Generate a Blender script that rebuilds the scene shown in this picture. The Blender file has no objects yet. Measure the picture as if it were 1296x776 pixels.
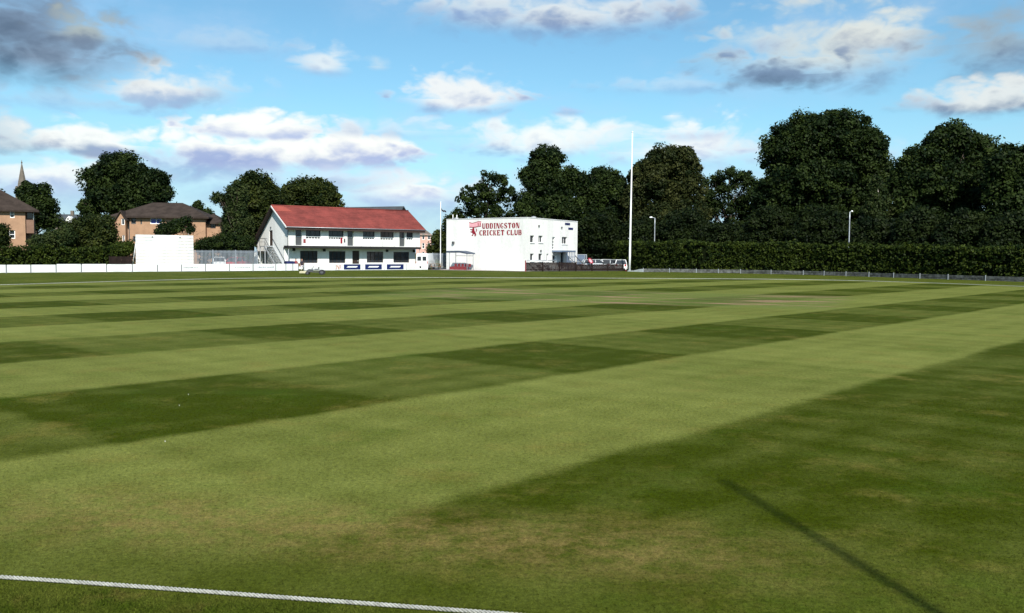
import bpy, math, random
import numpy as np
from mathutils import Vector, Matrix

C = bpy.data.collections.new("cricket_ground")
S = bpy.context.scene
S.collection.children.link(C)
RNG = np.random.default_rng(11)
random.seed(5)

# ------------------------------------------------------------------ camera
F, H = 1169.0, 2.2
PITCH = math.atan((388 - 321) / F)
ROLL = math.radians(.4)
fwd = Vector((0, math.cos(PITCH), -math.sin(PITCH)))
up0 = Vector((0, math.sin(PITCH), math.cos(PITCH)))
r0 = Vector((1, 0, 0))
rt = r0 * math.cos(ROLL) + up0 * math.sin(ROLL)
upv = up0 * math.cos(ROLL) - r0 * math.sin(ROLL)
EYE = Vector((0, 0, H))

cam_d = bpy.data.cameras.new("camera")
cam = bpy.data.objects.new("camera", cam_d)
C.objects.link(cam)
cam_d.sensor_width = 36
cam_d.lens = 36 * F / 1296
cam_d.clip_end = 6000
cam_d.clip_start = .05
m = Matrix((rt, upv, -fwd)).transposed().to_4x4()
m.translation = EYE
cam.matrix_world = m
S.camera = cam


def ray(px, py):
    return fwd + rt * ((px - 648) / F) + upv * ((388 - py) / F)


def at(px, py, z=0.0):
    d = ray(px, py)
    t = (z - H) / d.z
    return EYE + d * t


def pt(px, py, Y):
    d = ray(px, py)
    return EYE + d * (Y / d.y)


def plane_hit(px, py, O, A):
    """a point of a vertical facade through O along A (unit, horizontal): distance along it and height"""
    d = ray(px, py)
    n = Vector((-A.y, A.x, 0))
    t = n.dot(O - EYE) / n.dot(d)
    p = EYE + d * t
    return (p - O).dot(A), p.z


# ------------------------------------------------------------------ node helpers
class NT:
    def __init__(s, tree):
        s.t = tree
        s.n = tree.nodes
        s.l = tree.links

    def node(s, kind, **kw):
        nd = s.n.new(kind)
        for k, v in kw.items():
            setattr(nd, k, v)
        return nd

    def put(s, sock, v):
        if v is None:
            return
        if isinstance(v, bpy.types.NodeSocket):
            s.l.new(v, sock)
        else:
            sock.default_value = v

    def math(s, op, a, b=None, c=None, clamp=False):
        nd = s.node('ShaderNodeMath', operation=op, use_clamp=clamp)
        s.put(nd.inputs[0], a)
        s.put(nd.inputs[1], b)
        s.put(nd.inputs[2], c)
        return nd.outputs[0]

    def mapr(s, v, a, b, c=0.0, d=1.0, smooth=True):
        nd = s.node('ShaderNodeMapRange')
        nd.interpolation_type = 'SMOOTHSTEP' if smooth else 'LINEAR'
        s.put(nd.inputs['Value'], v)
        s.put(nd.inputs['From Min'], a)
        s.put(nd.inputs['From Max'], b)
        s.put(nd.inputs['To Min'], c)
        s.put(nd.inputs['To Max'], d)
        return nd.outputs[0]

    def noise(s, vec, scale, detail=4, rough=.55, out='Fac', dist=0.0):
        nd = s.node('ShaderNodeTexNoise')
        s.put(nd.inputs['Vector'], vec)
        nd.inputs['Scale'].default_value = scale
        nd.inputs['Detail'].default_value = detail
        nd.inputs['Roughness'].default_value = rough
        nd.inputs['Distortion'].default_value = dist
        return nd.outputs[out]

    def mix(s, f, a, b, blend='MIX'):
        nd = s.node('ShaderNodeMix', data_type='RGBA', blend_type=blend)
        s.put(nd.inputs[0], f)
        s.put(nd.inputs[6], rgba(a))
        s.put(nd.inputs[7], rgba(b))
        return nd.outputs[2]

    def vmath(s, op, a, b=None):
        nd = s.node('ShaderNodeVectorMath', operation=op)
        s.put(nd.inputs[0], a)
        s.put(nd.inputs[1], b)
        return nd

    def dot(s, a, v):
        return s.vmath('DOT_PRODUCT', a, v).outputs['Value']


def rgba(v):
    if isinstance(v, bpy.types.NodeSocket) or v is None:
        return v
    return (v[0], v[1], v[2], 1.0)


def new_mat(name):
    mt = bpy.data.materials.new(name)
    mt.use_nodes = True
    nt = NT(mt.node_tree)
    bs = mt.node_tree.nodes['Principled BSDF']
    return mt, nt, bs


def pm(name, col, rough=.7, var=.18, scale=1.5, bump=0.0, metal=0.0, spec=.3, streak=False):
    """plain painted / masonry surface with weathering"""
    mt, nt, bs = new_mat(name)
    tc = nt.node('ShaderNodeTexCoord').outputs['Object']
    vec = tc
    if streak:
        mp = nt.node('ShaderNodeMapping')
        mp.inputs['Scale'].default_value = (1, 1, .18)
        nt.l.new(tc, mp.inputs['Vector'])
        vec = mp.outputs[0]
    n1 = nt.noise(vec, scale, 6, .6)
    n2 = nt.noise(tc, scale * 9, 3, .6)
    f = nt.math('ADD', nt.math('MULTIPLY', n1, .7), nt.math('MULTIPLY', n2, .3))
    f = nt.mapr(f, .32, .68)
    lo = tuple(c * (1 - var) for c in col)
    hi = tuple(min(c * (1 + var * .6), .9) for c in col)
    bs.inputs['Roughness'].default_value = rough
    bs.inputs['Metallic'].default_value = metal
    bs.inputs['Specular IOR Level'].default_value = spec
    nt.l.new(nt.mix(f, lo, hi), bs.inputs['Base Color'])
    if bump:
        b = nt.node('ShaderNodeBump')
        b.inputs['Strength'].default_value = bump
        b.inputs['Distance'].default_value = .02
        nt.l.new(n2, b.inputs['Height'])
        nt.l.new(b.outputs[0], bs.inputs['Normal'])
    return mt


def foliage_mat(name, dark, light, trans=.22):
    mt, nt, bs = new_mat(name)
    at_ = nt.node('ShaderNodeAttribute', attribute_name='tone').outputs['Fac']
    geo = nt.node('ShaderNodeNewGeometry')
    n = nt.noise(geo.outputs['Position'], .35, 3)
    f = nt.math('ADD', nt.math('MULTIPLY', at_, .75), nt.math('MULTIPLY', nt.math('SUBTRACT', n, .5), .9), clamp=True)
    col = nt.mix(f, dark, light)
    bs.inputs['Roughness'].default_value = .6
    bs.inputs['Specular IOR Level'].default_value = .1
    nt.l.new(col, bs.inputs['Base Color'])
    tr = nt.node('ShaderNodeBsdfTranslucent')
    nt.l.new(nt.mix(1.0, col, (1.0, 1.0, .45), 'MULTIPLY'), tr.inputs['Color'])
    mx = nt.node('ShaderNodeMixShader')
    mx.inputs[0].default_value = trans
    nt.l.new(bs.outputs[0], mx.inputs[1])
    nt.l.new(tr.outputs[0], mx.inputs[2])
    nt.l.new(mx.outputs[0], mt.node_tree.nodes['Material Output'].inputs['Surface'])
    return mt


def glass_mat(name, col=(.02, .024, .03)):
    mt, nt, bs = new_mat(name)
    tc = nt.node('ShaderNodeTexCoord').outputs['Object']
    n = nt.noise(tc, .8, 3)
    nt.l.new(nt.mix(n, tuple(c * .6 for c in col), tuple(c * 1.6 for c in col)), bs.inputs['Base Color'])
    bs.inputs['Roughness'].default_value = .12
    bs.inputs['Specular IOR Level'].default_value = .5
    return mt


# ------------------------------------------------------------------ object helpers
def tag(o, label=None, cat=None, group=None, kind=None):
    if label:
        o['label'] = label
    if cat:
        o['category'] = cat
    if group:
        o['group'] = group
    if kind:
        o['kind'] = kind
    return o


def thing(name, label, cat, loc=(0, 0, 0), rz=0.0, group=None):
    o = bpy.data.objects.new(name, None)
    o.empty_display_size = .3
    C.objects.link(o)
    o.location = loc
    o.rotation_euler = (0, 0, rz)
    return tag(o, label, cat, group)


def link_mesh(name, me, mats, parent=None):
    o = bpy.data.objects.new(name, me)
    for mt in (mats if isinstance(mats, (list, tuple)) else [mats]):
        me.materials.append(mt)
    C.objects.link(o)
    if parent is not None:
        o.parent = parent
    return o


X, Yv, Z = Vector((1, 0, 0)), Vector((0, 1, 0)), Vector((0, 0, 1))


class MB:
    def __init__(s):
        s.v, s.f, s.m, s.sm = [], [], [], []

    def poly(s, pts, mi=0, smooth=False):
        k = len(s.v)
        s.v += [tuple(p) for p in pts]
        s.f.append(tuple(range(k, k + len(pts))))
        s.m.append(mi)
        s.sm.append(smooth)

    def obox(s, O, A, N, a0, a1, n0, n1, z0, z1, mi=0):
        O, A, N = Vector(O), Vector(A), Vector(N)
        k = len(s.v)
        for z in (z0, z1):
            for a, n in ((a0, n0), (a1, n0), (a1, n1), (a0, n1)):
                s.v.append(tuple(O + A * a + N * n + Z * z))
        for q in ((0, 3, 2, 1), (4, 5, 6, 7), (0, 1, 5, 4), (1, 2, 6, 5), (2, 3, 7, 6), (3, 0, 4, 7)):
            s.f.append(tuple(k + i for i in q))
            s.m.append(mi)
            s.sm.append(False)
        return s

    def box(s, x0, x1, y0, y1, z0, z1, mi=0):
        return s.obox((0, 0, 0), X, Yv, x0, x1, y0, y1, z0, z1, mi)

    def tube(s, path, rad, sides=8, mi=0, cap=True, smooth=True):
        path = [Vector(p) for p in path]
        if not isinstance(rad, (list, tuple)):
            rad = [rad] * len(path)
        k = len(s.v)
        prev = None
        for i, p in enumerate(path):
            d = (path[min(i + 1, len(path) - 1)] - path[max(i - 1, 0)]).normalized()
            if prev is None:
                a = d.orthogonal().normalized()
            else:
                a = (prev - d * prev.dot(d)).normalized()
            prev = a
            b = d.cross(a)
            for j in range(sides):
                t = 2 * math.pi * j / sides
                s.v.append(tuple(p + (a * math.cos(t) + b * math.sin(t)) * rad[i]))
        for i in range(len(path) - 1):
            for j in range(sides):
                j2 = (j + 1) % sides
                s.f.append((k + i * sides + j, k + i * sides + j2, k + (i + 1) * sides + j2, k + (i + 1) * sides + j))
                s.m.append(mi)
                s.sm.append(smooth)
        if cap:
            for base, rev in ((k, True), (k + (len(path) - 1) * sides, False)):
                q = [base + j for j in range(sides)]
                s.f.append(tuple(reversed(q)) if rev else tuple(q))
                s.m.append(mi)
                s.sm.append(False)
        return s

    def prism(s, pts, A, dist, mi=0):
        """closed planar outline pts swept along A*dist"""
        A = Vector(A) * dist
        p0 = [Vector(p) for p in pts]
        p1 = [p + A for p in p0]
        s.poly(list(reversed(p0)), mi)
        s.poly(p1, mi)
        n = len(pts)
        for i in range(n):
            j = (i + 1) % n
            s.poly([p0[i], p0[j], p1[j], p1[i]], mi)
        return s

    def wall(s, O, A, N, a0, a1, z0, z1, holes, depth, mi=0, mi_rev=None):
        """a wall sheet with rectangular openings and reveals running along N"""
        O, A, N = Vector(O), Vector(A), Vector(N)
        mr = mi if mi_rev is None else mi_rev
        xs = sorted({a0, a1} | {h[0] for h in holes} | {h[1] for h in holes})
        zs = sorted({z0, z1} | {h[2] for h in holes} | {h[3] for h in holes})
        P = lambda a, z, n=0.0: O + A * a + N * n + Z * z
        for i in range(len(xs) - 1):
            for j in range(len(zs) - 1):
                ca, cz = (xs[i] + xs[i + 1]) / 2, (zs[j] + zs[j + 1]) / 2
                if any(h[0] < ca < h[1] and h[2] < cz < h[3] for h in holes):
                    continue
                s.poly([P(xs[i], zs[j]), P(xs[i + 1], zs[j]), P(xs[i + 1], zs[j + 1]), P(xs[i], zs[j + 1])], mi)
        for h in holes:
            b, c, d, e = h[:4]
            for (p, q) in (((b, d), (c, d)), ((c, d), (c, e)), ((c, e), (b, e)), ((b, e), (b, d))):
                s.poly([P(*p), P(*q), P(*q, depth), P(*p, depth)], mr)
        return s

    def build(s, name, mats, parent=None, bevel=0.0):
        me = bpy.data.meshes.new(name)
        me.from_pydata(s.v, [], s.f)
        me.polygons.foreach_set('material_index', s.m)
        me.polygons.foreach_set('use_smooth', s.sm)
        me.update()
        o = link_mesh(name, me, mats, parent)
        if bevel:
            b = o.modifiers.new('bevel', 'BEVEL')
            b.width = bevel
            b.segments = 2
            b.limit_method = 'ANGLE'
        return o


def window(parent, O, A, N, h, set_in, fm, gm, bars_v=1, bars_h=0, fr=.07, name='window', sill=None):
    """frame with its pane set inside an opening (a0,a1,z0,z1)"""
    a0, a1, z0, z1 = h[:4]
    b = MB()
    n0, n1 = set_in - .05, set_in + .03
    b.obox(O, A, N, a0, a0 + fr, n0, n1, z0, z1)
    b.obox(O, A, N, a1 - fr, a1, n0, n1, z0, z1)
    b.obox(O, A, N, a0 + fr, a1 - fr, n0, n1, z0, z0 + fr)
    b.obox(O, A, N, a0 + fr, a1 - fr, n0, n1, z1 - fr, z1)
    for i in range(bars_v):
        c = a0 + (a1 - a0) * (i + 1) / (bars_v + 1)
        b.obox(O, A, N, c - fr * .4, c + fr * .4, n0 + .005, n1 - .005, z0 + fr, z1 - fr)
    for i in range(bars_h):
        c = z0 + (z1 - z0) * (i + 1) / (bars_h + 1)
        b.obox(O, A, N, a0 + fr, a1 - fr, n0 + .01, n1 - .01, c - fr * .4, c + fr * .4)
    w = b.build(name, fm, parent)
    g = MB()
    g.poly([Vector(O) + A * a + N * set_in + Z * z for a, z in ((a0, z0), (a1, z0), (a1, z1), (a0, z1))])
    g.build('pane', gm, w)
    if sill:
        sb = MB().obox(O, A, N, a0 - .06, a1 + .06, -.08, -.003, z0 - .09, z0 - .01)
        sb.build('sill', sill, w)
    return w


STEM = [(0, 0), (.38, 0), (.38, 1), (0, 1)]
CEE = [(.95, .7), (.95, .95), (.55, 1), (.2, .9), (0, .65), (0, .35), (.2, .1), (.55, 0), (.95, .05), (.95, .3), (.75, .12), (.5, .12), (.4, .3), (.4, .7), (.5, .88), (.75, .88)]
OLEFT = [(.46, 1), (.2, .93), (0, .7), (0, .3), (.2, .07), (.46, 0), (.46, .1), (.38, .3), (.38, .7), (.46, .9)]
GLYPH = {
    'U': [[(0, 1), (0, .25), (.36, .25), (.36, 1)], [(0, .25), (.2, 0), (.8, 0), (1, .25), (.74, .25), (.55, .13), (.36, .25)], [(.74, .25), (1, .25), (1, 1), (.74, 1)]],
    'D': [STEM, [(.46, 1), (.46, .88), (.6, .88), (.68, .7), (.68, .3), (.6, .12), (.46, .12), (.46, 0), (.75, 0), (1, .25), (1, .75), (.75, 1)]],
    'I': [[(.05, 0), (.95, 0), (.95, .1), (.78, .1), (.78, .9), (.95, .9), (.95, 1), (.05, 1), (.05, .9), (.22, .9), (.22, .1), (.05, .1)]],
    'N': [[(0, 0), (.14, 0), (.14, 1), (0, 1)], [(.14, 1), (.14, .8), (.62, 0), (.86, 0), (.86, .12), (.46, 1)], [(.86, 0), (1, 0), (1, 1), (.86, 1)]],
    'G': [CEE, [(.62, .31), (1, .31), (1, .46), (.62, .46)]],
    'S': [[(.92, .7), (.92, .95), (.5, 1), (.15, .93), (0, .75), (.08, .55), (.62, .33), (.66, .2), (.5, .1), (.25, .12), (.08, .32), (.03, .32), (.03, .05), (.5, 0), (.85, .08), (1, .27),
           (.92, .46), (.36, .68), (.33, .8), (.48, .9), (.7, .88), (.86, .7)]],
    'T': [[(.31, 0), (.69, 0), (.69, .86), (.31, .86)], [(0, .86), (0, .68), (.06, .68), (.16, .86), (.84, .86), (.94, .68), (1, .68), (1, 1), (0, 1)]],
    'O': [OLEFT, [(1 - x, z) for x, z in OLEFT]],
    'C': [CEE],
    'R': [STEM, [(.46, 1), (.46, .9), (.58, .9), (.62, .82), (.62, .68), (.58, .6), (.46, .58), (.46, .48), (.78, .48), (.95, .62), (.95, .88), (.78, 1)], [(.5, .46), (.66, 0), (1, 0), (.74, .46)]],
    'K': [STEM, [(.42, .5), (.56, .47), (1, 1), (.8, 1)], [(.46, .38), (.66, 0), (1, 0), (.62, .46)]],
    'E': [STEM, [(.38, 1), (.38, .89), (.7, .89), (.84, .72), (.9, .72), (.9, 1)], [(.38, .44), (.7, .44), (.7, .56), (.38, .56)], [(.38, 0), (.95, 0), (.95, .3), (.88, .3), (.72, .11), (.38, .11)]],
    'L': [STEM, [(.38, 0), (.95, 0), (.95, .3), (.88, .3), (.72, .11), (.38, .11)]],
    'B': [STEM, [(.46, 1), (.46, .9), (.58, .9), (.62, .82), (.62, .68), (.58, .6), (.46, .58), (.46, .52), (.92, .52), (.92, .88), (.75, 1)],
          [(.46, .515), (.46, .45), (.6, .44), (.66, .36), (.66, .2), (.6, .1), (.46, .1), (.46, 0), (.78, 0), (1, .15), (1, .38), (.92, .515)]],
}


# ------------------------------------------------------------------ foliage
def leaf_cloud(cent, rad, per, size, rng, flat=.85):
    """leaf-sized kites round clump centres; returns verts, tone per vertex"""
    n = len(cent)
    k = n * per
    c = np.repeat(cent, per, axis=0)
    r = np.repeat(rad, per)
    tone = np.clip(np.repeat(rng.normal(.43, .30, n), per) + rng.normal(0, .12, k), 0, 1)
    d = rng.normal(size=(k, 3))
    d /= np.linalg.norm(d, axis=1)[:, None]
    rr = r * rng.uniform(.25, 1.0, k) ** .5
    rr *= np.where(rng.random(k) < .07, 1.3, 1.0)
    p = c + d * rr[:, None] * np.array([1, 1, flat])
    nrm = d * .8 + rng.normal(size=(k, 3)) * .55 + np.array([0, 0, .45])
    nrm /= np.linalg.norm(nrm, axis=1)[:, None]
    t = np.cross(nrm, rng.normal(size=(k, 3)))
    t /= np.linalg.norm(t, axis=1)[:, None]
    b = np.cross(nrm, t)
    s = size * rng.uniform(.6, 1.35, k)[:, None]
    v = np.empty((k, 4, 3))
    v[:, 0] = p + t * s * .62
    v[:, 1] = p + b * s * .36 + t * s * .08 - nrm * s * .1
    v[:, 2] = p - t * s * .55
    v[:, 3] = p - b * s * .36 + t * s * .08 - nrm * s * .1
    return v.reshape(-1, 3), np.repeat(tone, 4)


def quads_mesh(name, v, tone):
    nv = len(v)
    me = bpy.data.meshes.new(name)
    me.vertices.add(nv)
    me.vertices.foreach_set('co', v.astype(np.float32).ravel())
    me.loops.add(nv)
    me.loops.foreach_set('vertex_index', np.arange(nv, dtype=np.int32))
    me.polygons.add(nv // 4)
    me.polygons.foreach_set('loop_start', np.arange(0, nv, 4, dtype=np.int32))
    me.update(calc_edges=True)
    a = me.attributes.new('tone', 'FLOAT', 'POINT')
    a.data.foreach_set('value', tone.astype(np.float32))
    return me


def lobe_world(l, Y):
    """(cx, cy, rx, ry) seen size -> centre and radii of a real ellipsoid at distance Y"""
    cx, cy, rx, ry = l[:4]
    dy = l[4] if len(l) > 4 else 0.0
    c = pt(cx, cy, Y + dy)
    k = (Y + dy) / F
    return np.array(c), np.array([rx * k, (rx * .55 + ry * .35) * k, ry * k])


def crown_points(lobes, clump, dens, rng, fill=.35):
    cs, rs = [], []
    for c, r in lobes:
        area = 4 * math.pi * ((r[0] * r[2]) ** 1.6 / 3 + (r[0] * r[1]) ** 1.6 / 3 + (r[1] * r[2]) ** 1.6 / 3) ** (1 / 1.6)
        n = max(6, int(area * dens / (math.pi * clump ** 2)))
        d = rng.normal(size=(n, 3))
        d /= np.linalg.norm(d, axis=1)[:, None]
        q = rng.uniform(.72, 1.02, n)
        for _ in range(16):
            w_ = rng.normal(size=3)
            w_ /= np.linalg.norm(w_)
            q *= 1 + rng.uniform(-.22, .17) * np.exp(-(1 - d @ w_) / .055)
        cl = clump * rng.uniform(.4, 1.4, n)
        e = np.maximum(r - cl[:, None] * .75, r * .3)
        cs.append(c + d * q[:, None] * e)
        rs.append(cl)
        m = int(n * fill)
        d = rng.normal(size=(m, 3))
        d /= np.linalg.norm(d, axis=1)[:, None]
        cs.append(c + d * (rng.uniform(0, .7, m) ** .7)[:, None] * r)
        rs.append(clump * rng.uniform(.8, 1.4, m))
    return np.vstack(cs), np.concatenate(rs)


def limbs(mb, base, top, targets, r0_, rng, tw):
    """tapered trunk from base to top and a limb out to each target"""
    base, top = Vector(base), Vector(top)
    n = 7
    path = []
    for i in range(n + 1):
        t = i / n
        j = Vector((rng.normal() * .12, rng.normal() * .12, 0)) * (1 if 0 < i else 0)
        path.append(base.lerp(top, t) + j * (1 + r0_))
    rad = [r0_ * (1.35 if i == 0 else 1 - .78 * i / n) for i in range(n + 1)]
    mb.tube(path, rad, 9)
    for tg in targets:
        tg = Vector(tg)
        t = rng.uniform(.35, .9)
        i = int(t * n)
        a = path[i]
        ra = rad[i] * .55
        mid = a.lerp(tg, .5) + Vector((0, 0, rng.uniform(-.3, .8)))
        tw.tube([a, a.lerp(mid, .55), mid, tg], [ra, ra * .75, ra * .5, ra * .16], 6)
        for _ in range(2):
            e = tg + Vector(rng.normal(size=3)) * .8
            tw.tube([mid, mid.lerp(e, .5) + Vector(rng.normal(size=3)) * .2, e], [ra * .35, ra * .22, ra * .07], 5)


M = {}


def tree(name, label, lobes, Y, base_px, mat, cat='tree', group=None, leaf=.36, clump=1.25, dens=1.5, per=None, fill=.4,
         trunk_r=.4, bark='bark', top_py=None, seed=1, lean=0.0):
    rng = np.random.default_rng(seed)
    b = pt(base_px, 335, Y)
    base = Vector((b.x, Y, 0))
    lw = [lobe_world(l, Y) for l in lobes]
    lw = [(c - np.array(base), r) for c, r in lw]
    t = thing(name, label, cat, base, 0, group)
    cen, rad = crown_points(lw, clump, dens, rng, fill)
    k = cen[:, 2] > .5
    cen, rad = cen[k], rad[k]
    if per is None:
        per = int(1.9 * clump ** 2 * math.pi / (.42 * leaf ** 2))
    v, tone = leaf_cloud(cen, rad, per, leaf, rng)
    crown = link_mesh('crown', quads_mesh('crown', v, tone), M[mat], t)
    mb = MB()
    zt = max(c[2] for c, r in lw)
    topc = max(lw, key=lambda q: q[0][2])[0]
    top = (topc[0], topc[1], topc[2] + .2)
    tg = []
    for c, r in lw:
        for _ in range(3):
            d = rng.normal(size=3)
            d /= np.linalg.norm(d)
            tg.append(c + d * r * .6)
    tw = MB()
    limbs(mb, (lean, 0, -.1), top, tg, trunk_r, rng, tw)
    mb.build('trunk', M[bark], t)
    tw.build('branches', M['bark'], t)
    return t


def shrub(name, label, lobes, Y, mat, cat='shrub', group=None, leaf=.22, clump=.7, dens=1.7, seed=1, fill=.5):
    rng = np.random.default_rng(seed)
    l0 = lobes[0]
    b = pt(l0[0], l0[1], Y)
    base = Vector((b.x, Y, 0))
    lw = [(c - np.array(base), r) for c, r in (lobe_world(l, Y) for l in lobes)]
    cen, rad = crown_points(lw, clump, dens, rng, fill)
    # skirt down to the soil
    ex = []
    for c, r in lw:
        n = max(4, int(r[0] * 4))
        q = np.stack([c[0] + rng.uniform(-1, 1, n) * r[0] * .9, c[1] + rng.uniform(-1, 1, n) * r[1] * .8,
                      rng.uniform(.2, 1, n) * max(c[2], .5)], 1)
        ex.append(q)
    ex = np.vstack(ex)
    cen = np.vstack([cen, ex])
    rad = np.concatenate([rad, np.full(len(ex), clump)])
    k = cen[:, 2] > .15
    cen, rad = cen[k], rad[k]
    per = int(1.9 * clump ** 2 * math.pi / (.42 * leaf ** 2))
    v, tone = leaf_cloud(cen, rad, per, leaf, rng)
    v[:, 2] = np.maximum(v[:, 2], .01)
    o = link_mesh(name, quads_mesh(name, v, tone), M[mat])
    o.location = base
    return tag(o, label, cat, group)


def hedge(name, label, path, tops, thick, mat, leaf=.2, seed=3, group=None):
    """clipped hedge along a ground path, solid inside, leafy outside"""
    rng = np.random.default_rng(seed)
    P0 = Vector((path[0][0], path[0][1], 0))
    cs = []
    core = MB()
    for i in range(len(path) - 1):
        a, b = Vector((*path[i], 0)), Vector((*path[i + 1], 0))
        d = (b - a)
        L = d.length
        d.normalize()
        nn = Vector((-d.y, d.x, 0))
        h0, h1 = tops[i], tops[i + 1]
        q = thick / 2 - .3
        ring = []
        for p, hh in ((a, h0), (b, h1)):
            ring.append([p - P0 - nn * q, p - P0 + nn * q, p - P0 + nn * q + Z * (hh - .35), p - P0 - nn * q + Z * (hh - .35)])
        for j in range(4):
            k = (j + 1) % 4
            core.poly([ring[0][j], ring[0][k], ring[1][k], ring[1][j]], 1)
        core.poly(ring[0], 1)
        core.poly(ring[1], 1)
        n = int(L * (h0 + h1) * .5 * 2 * 13)
        s = rng.uniform(0, 1, n)
        hh = h0 + (h1 - h0) * s
        wob = np.sin(s * L * .9 + seed) * .07 + np.sin(s * L * .37 + 1) * .1
        side = np.where(rng.random(n) < .5, 1, -1)
        z = rng.uniform(0, 1, n) * (hh - .15)
        off = side * (thick / 2 - .12 + rng.normal(0, .07, n))
        m_ = int(L * thick * 8)
        s2 = rng.uniform(0, 1, m_)
        h2 = h0 + (h1 - h0) * s2 + np.sin(s2 * L * .9 + seed) * .09 + np.sin(s2 * L * .23) * .11 + np.sin(s2 * L * 2.3) * .06
        tall = np.where(rng.random(m_) < .1, rng.uniform(.08, .4, m_), 0)
        S_ = np.concatenate([s, s2]) * L
        O_ = np.concatenate([off, rng.uniform(-.5, .5, m_) * (thick - .2)])
        Z_ = np.concatenate([z + wob * 0, h2 - .14 + rng.normal(0, .05, m_) + tall])
        base = np.array(a - P0)
        cs.append(base + S_[:, None] * np.array(d) + O_[:, None] * np.array(nn) + Z_[:, None] * np.array([0, 0, 1.0]))
    cs = np.vstack(cs)
    v, tone = leaf_cloud(cs, rng.uniform(.16, .36, len(cs)), 14, leaf, rng)
    v[:, 2] = np.maximum(v[:, 2], .01)
    me = quads_mesh(name, v, tone)
    t = thing(name, label, 'hedge', P0, 0, group)
    link_mesh('foliage', me, M[mat], t)
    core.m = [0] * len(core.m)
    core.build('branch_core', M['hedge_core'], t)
    return t


# ------------------------------------------------------------------ materials
M['bark'] = pm('bark', (.07, .055, .042), .9, .4, 3, .5)
M['birch_bark'] = pm('birch_bark', (.5, .47, .42), .8, .5, 2.5, .2)
M['leaf_dark'] = foliage_mat('leaf_dark', (.004, .011, .003), (.036, .055, .011))
M['leaf_mid'] = foliage_mat('leaf_mid', (.006, .014, .003), (.060, .072, .014))
M['leaf_olive'] = foliage_mat('leaf_olive', (.010, .018, .005), (.060, .064, .018))
M['leaf_birch'] = foliage_mat('leaf_birch', (.010, .022, .006), (.055, .070, .02))
M['leaf_hedge'] = foliage_mat('leaf_hedge', (.006, .015, .002), (.064, .088, .012))
M['leaf_shaded'] = foliage_mat('leaf_shaded', (.003, .008, .002), (.022, .033, .007))  # undergrowth leaves: darker copy, the shade behind the hedge put into the colour
M['leaf_hedge_dry'] = foliage_mat('leaf_hedge_dry', (.007, .017, .005), (.05, .056, .014))
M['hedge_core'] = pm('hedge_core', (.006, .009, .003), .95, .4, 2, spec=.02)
M['white'] = pm('white_render', (.72, .72, .70), .8, .16, .5, .15, streak=True)
M['white_paint'] = pm('white_paint', (.8, .81, .8), .5, .06, .7)
M['white_board'] = pm('white_board', (.68, .70, .70), .55, .18, .8, streak=True)
M['white_metal'] = pm('white_metal', (.78, .79, .8), .35, .05, 2)
M['grey_joint'] = pm('grey_joint', (.16, .17, .18), .7, .2, 2)
M['red_tile'] = pm('red_tile', (.17, .036, .029), .85, .38, .55, .2)
M['red_tile_new'] = pm('red_tile_new', (.25, .055, .04), .8, .2, .9)
M['dark_brown'] = pm('dark_brown_paint', (.035, .022, .018), .6, .3, 2)
M['dark_grey'] = pm('dark_grey_paint', (.07, .075, .08), .55, .2, 2)
M['black'] = pm('black_rubber', (.018, .018, .019), .7, .3, 3)
M['mid_grey'] = pm('grey_paint', (.24, .26, .28), .5, .15, 1.5)
M['steel'] = pm('galvanised_steel', (.42, .45, .48), .45, .15, 2, metal=.4)
M['blue_grey'] = pm('blue_grey_paint', (.11, .15, .22), .5, .25, 2)
M['blue_board'] = pm('blue_board', (.008, .016, .085), .4, .15, 1)
M['dark_blue'] = pm('dark_blue_cover', (.012, .018, .09), .6, .3, 2)
M['sign_red'] = pm('sign_red', (.24, .008, .022), .6, .15, 2)
M['sign_pink'] = pm('sign_pink', (.75, .38, .42), .5, .15, 3)
M['tan'] = pm('tan_paint', (.45, .25, .12), .6, .2, 3)
M['brick'] = pm('peach_brick', (.33, .20, .125), .85, .2, 1.0, .1)
M['brick_shade'] = pm('shaded_brick', (.20, .12, .085), .85, .2, 1.0, .1)  # peach brick darkened, shade of the recessed bay painted into its colour
M['slate'] = pm('brown_slate', (.040, .030, .025), .9, .35, 1.2, .2, spec=.1)
M['slate_grey'] = pm('grey_slate', (.045, .053, .06), .8, .25, 1.2)
M['stone'] = pm('weathered_stone', (.13, .11, .09), .9, .3, .8, .2)
M['pink_render'] = pm('pink_render', (.55, .33, .28), .8, .12, .5)
M['glass'] = glass_mat('window_glass')
M['glass_blue'] = glass_mat('blue_curtained_glass', (.03, .05, .25))
M['wood'] = pm('brown_wood', (.22, .12, .06), .75, .3, 2)
M['slat'] = pm('dark_stained_slat', (.02, .013, .012), .85, .45, 2, spec=.1)
M['red_plastic'] = pm('red_seat_plastic', (.20, .035, .04), .5, .2, 2)
M['red_car'] = pm('red_car_paint', (.4, .02, .03), .25, .1, 1, spec=.5)
M['white_car'] = pm('white_car_paint', (.78, .78, .78), .25, .05, 1, spec=.5)
M['silver_car'] = pm('silver_car_paint', (.5, .52, .54), .28, .08, 1, metal=.3, spec=.5)
M['lamp_red'] = pm('tail_light', (.35, .01, .01), .3, .1, 3)
M['lamp_clear'] = pm('headlight', (.6, .62, .65), .15, .1, 3)
M['cream'] = pm('cream_paint', (.50, .46, .32), .6, .25, 3)
M['skin'] = pm('skin', (.5, .29, .21), .6, .1, 6)
M['maroon_cloth'] = pm('maroon_cloth', (.22, .04, .05), .9, .2, 6)
M['navy_cloth'] = pm('dark_cloth', (.03, .025, .035), .9, .2, 6)
M['pale_cloth'] = pm('pale_cloth', (.6, .58, .62), .9, .1, 6)
M['hair'] = pm('brown_hair', (.05, .025, .018), .8, .3, 8)
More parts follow.
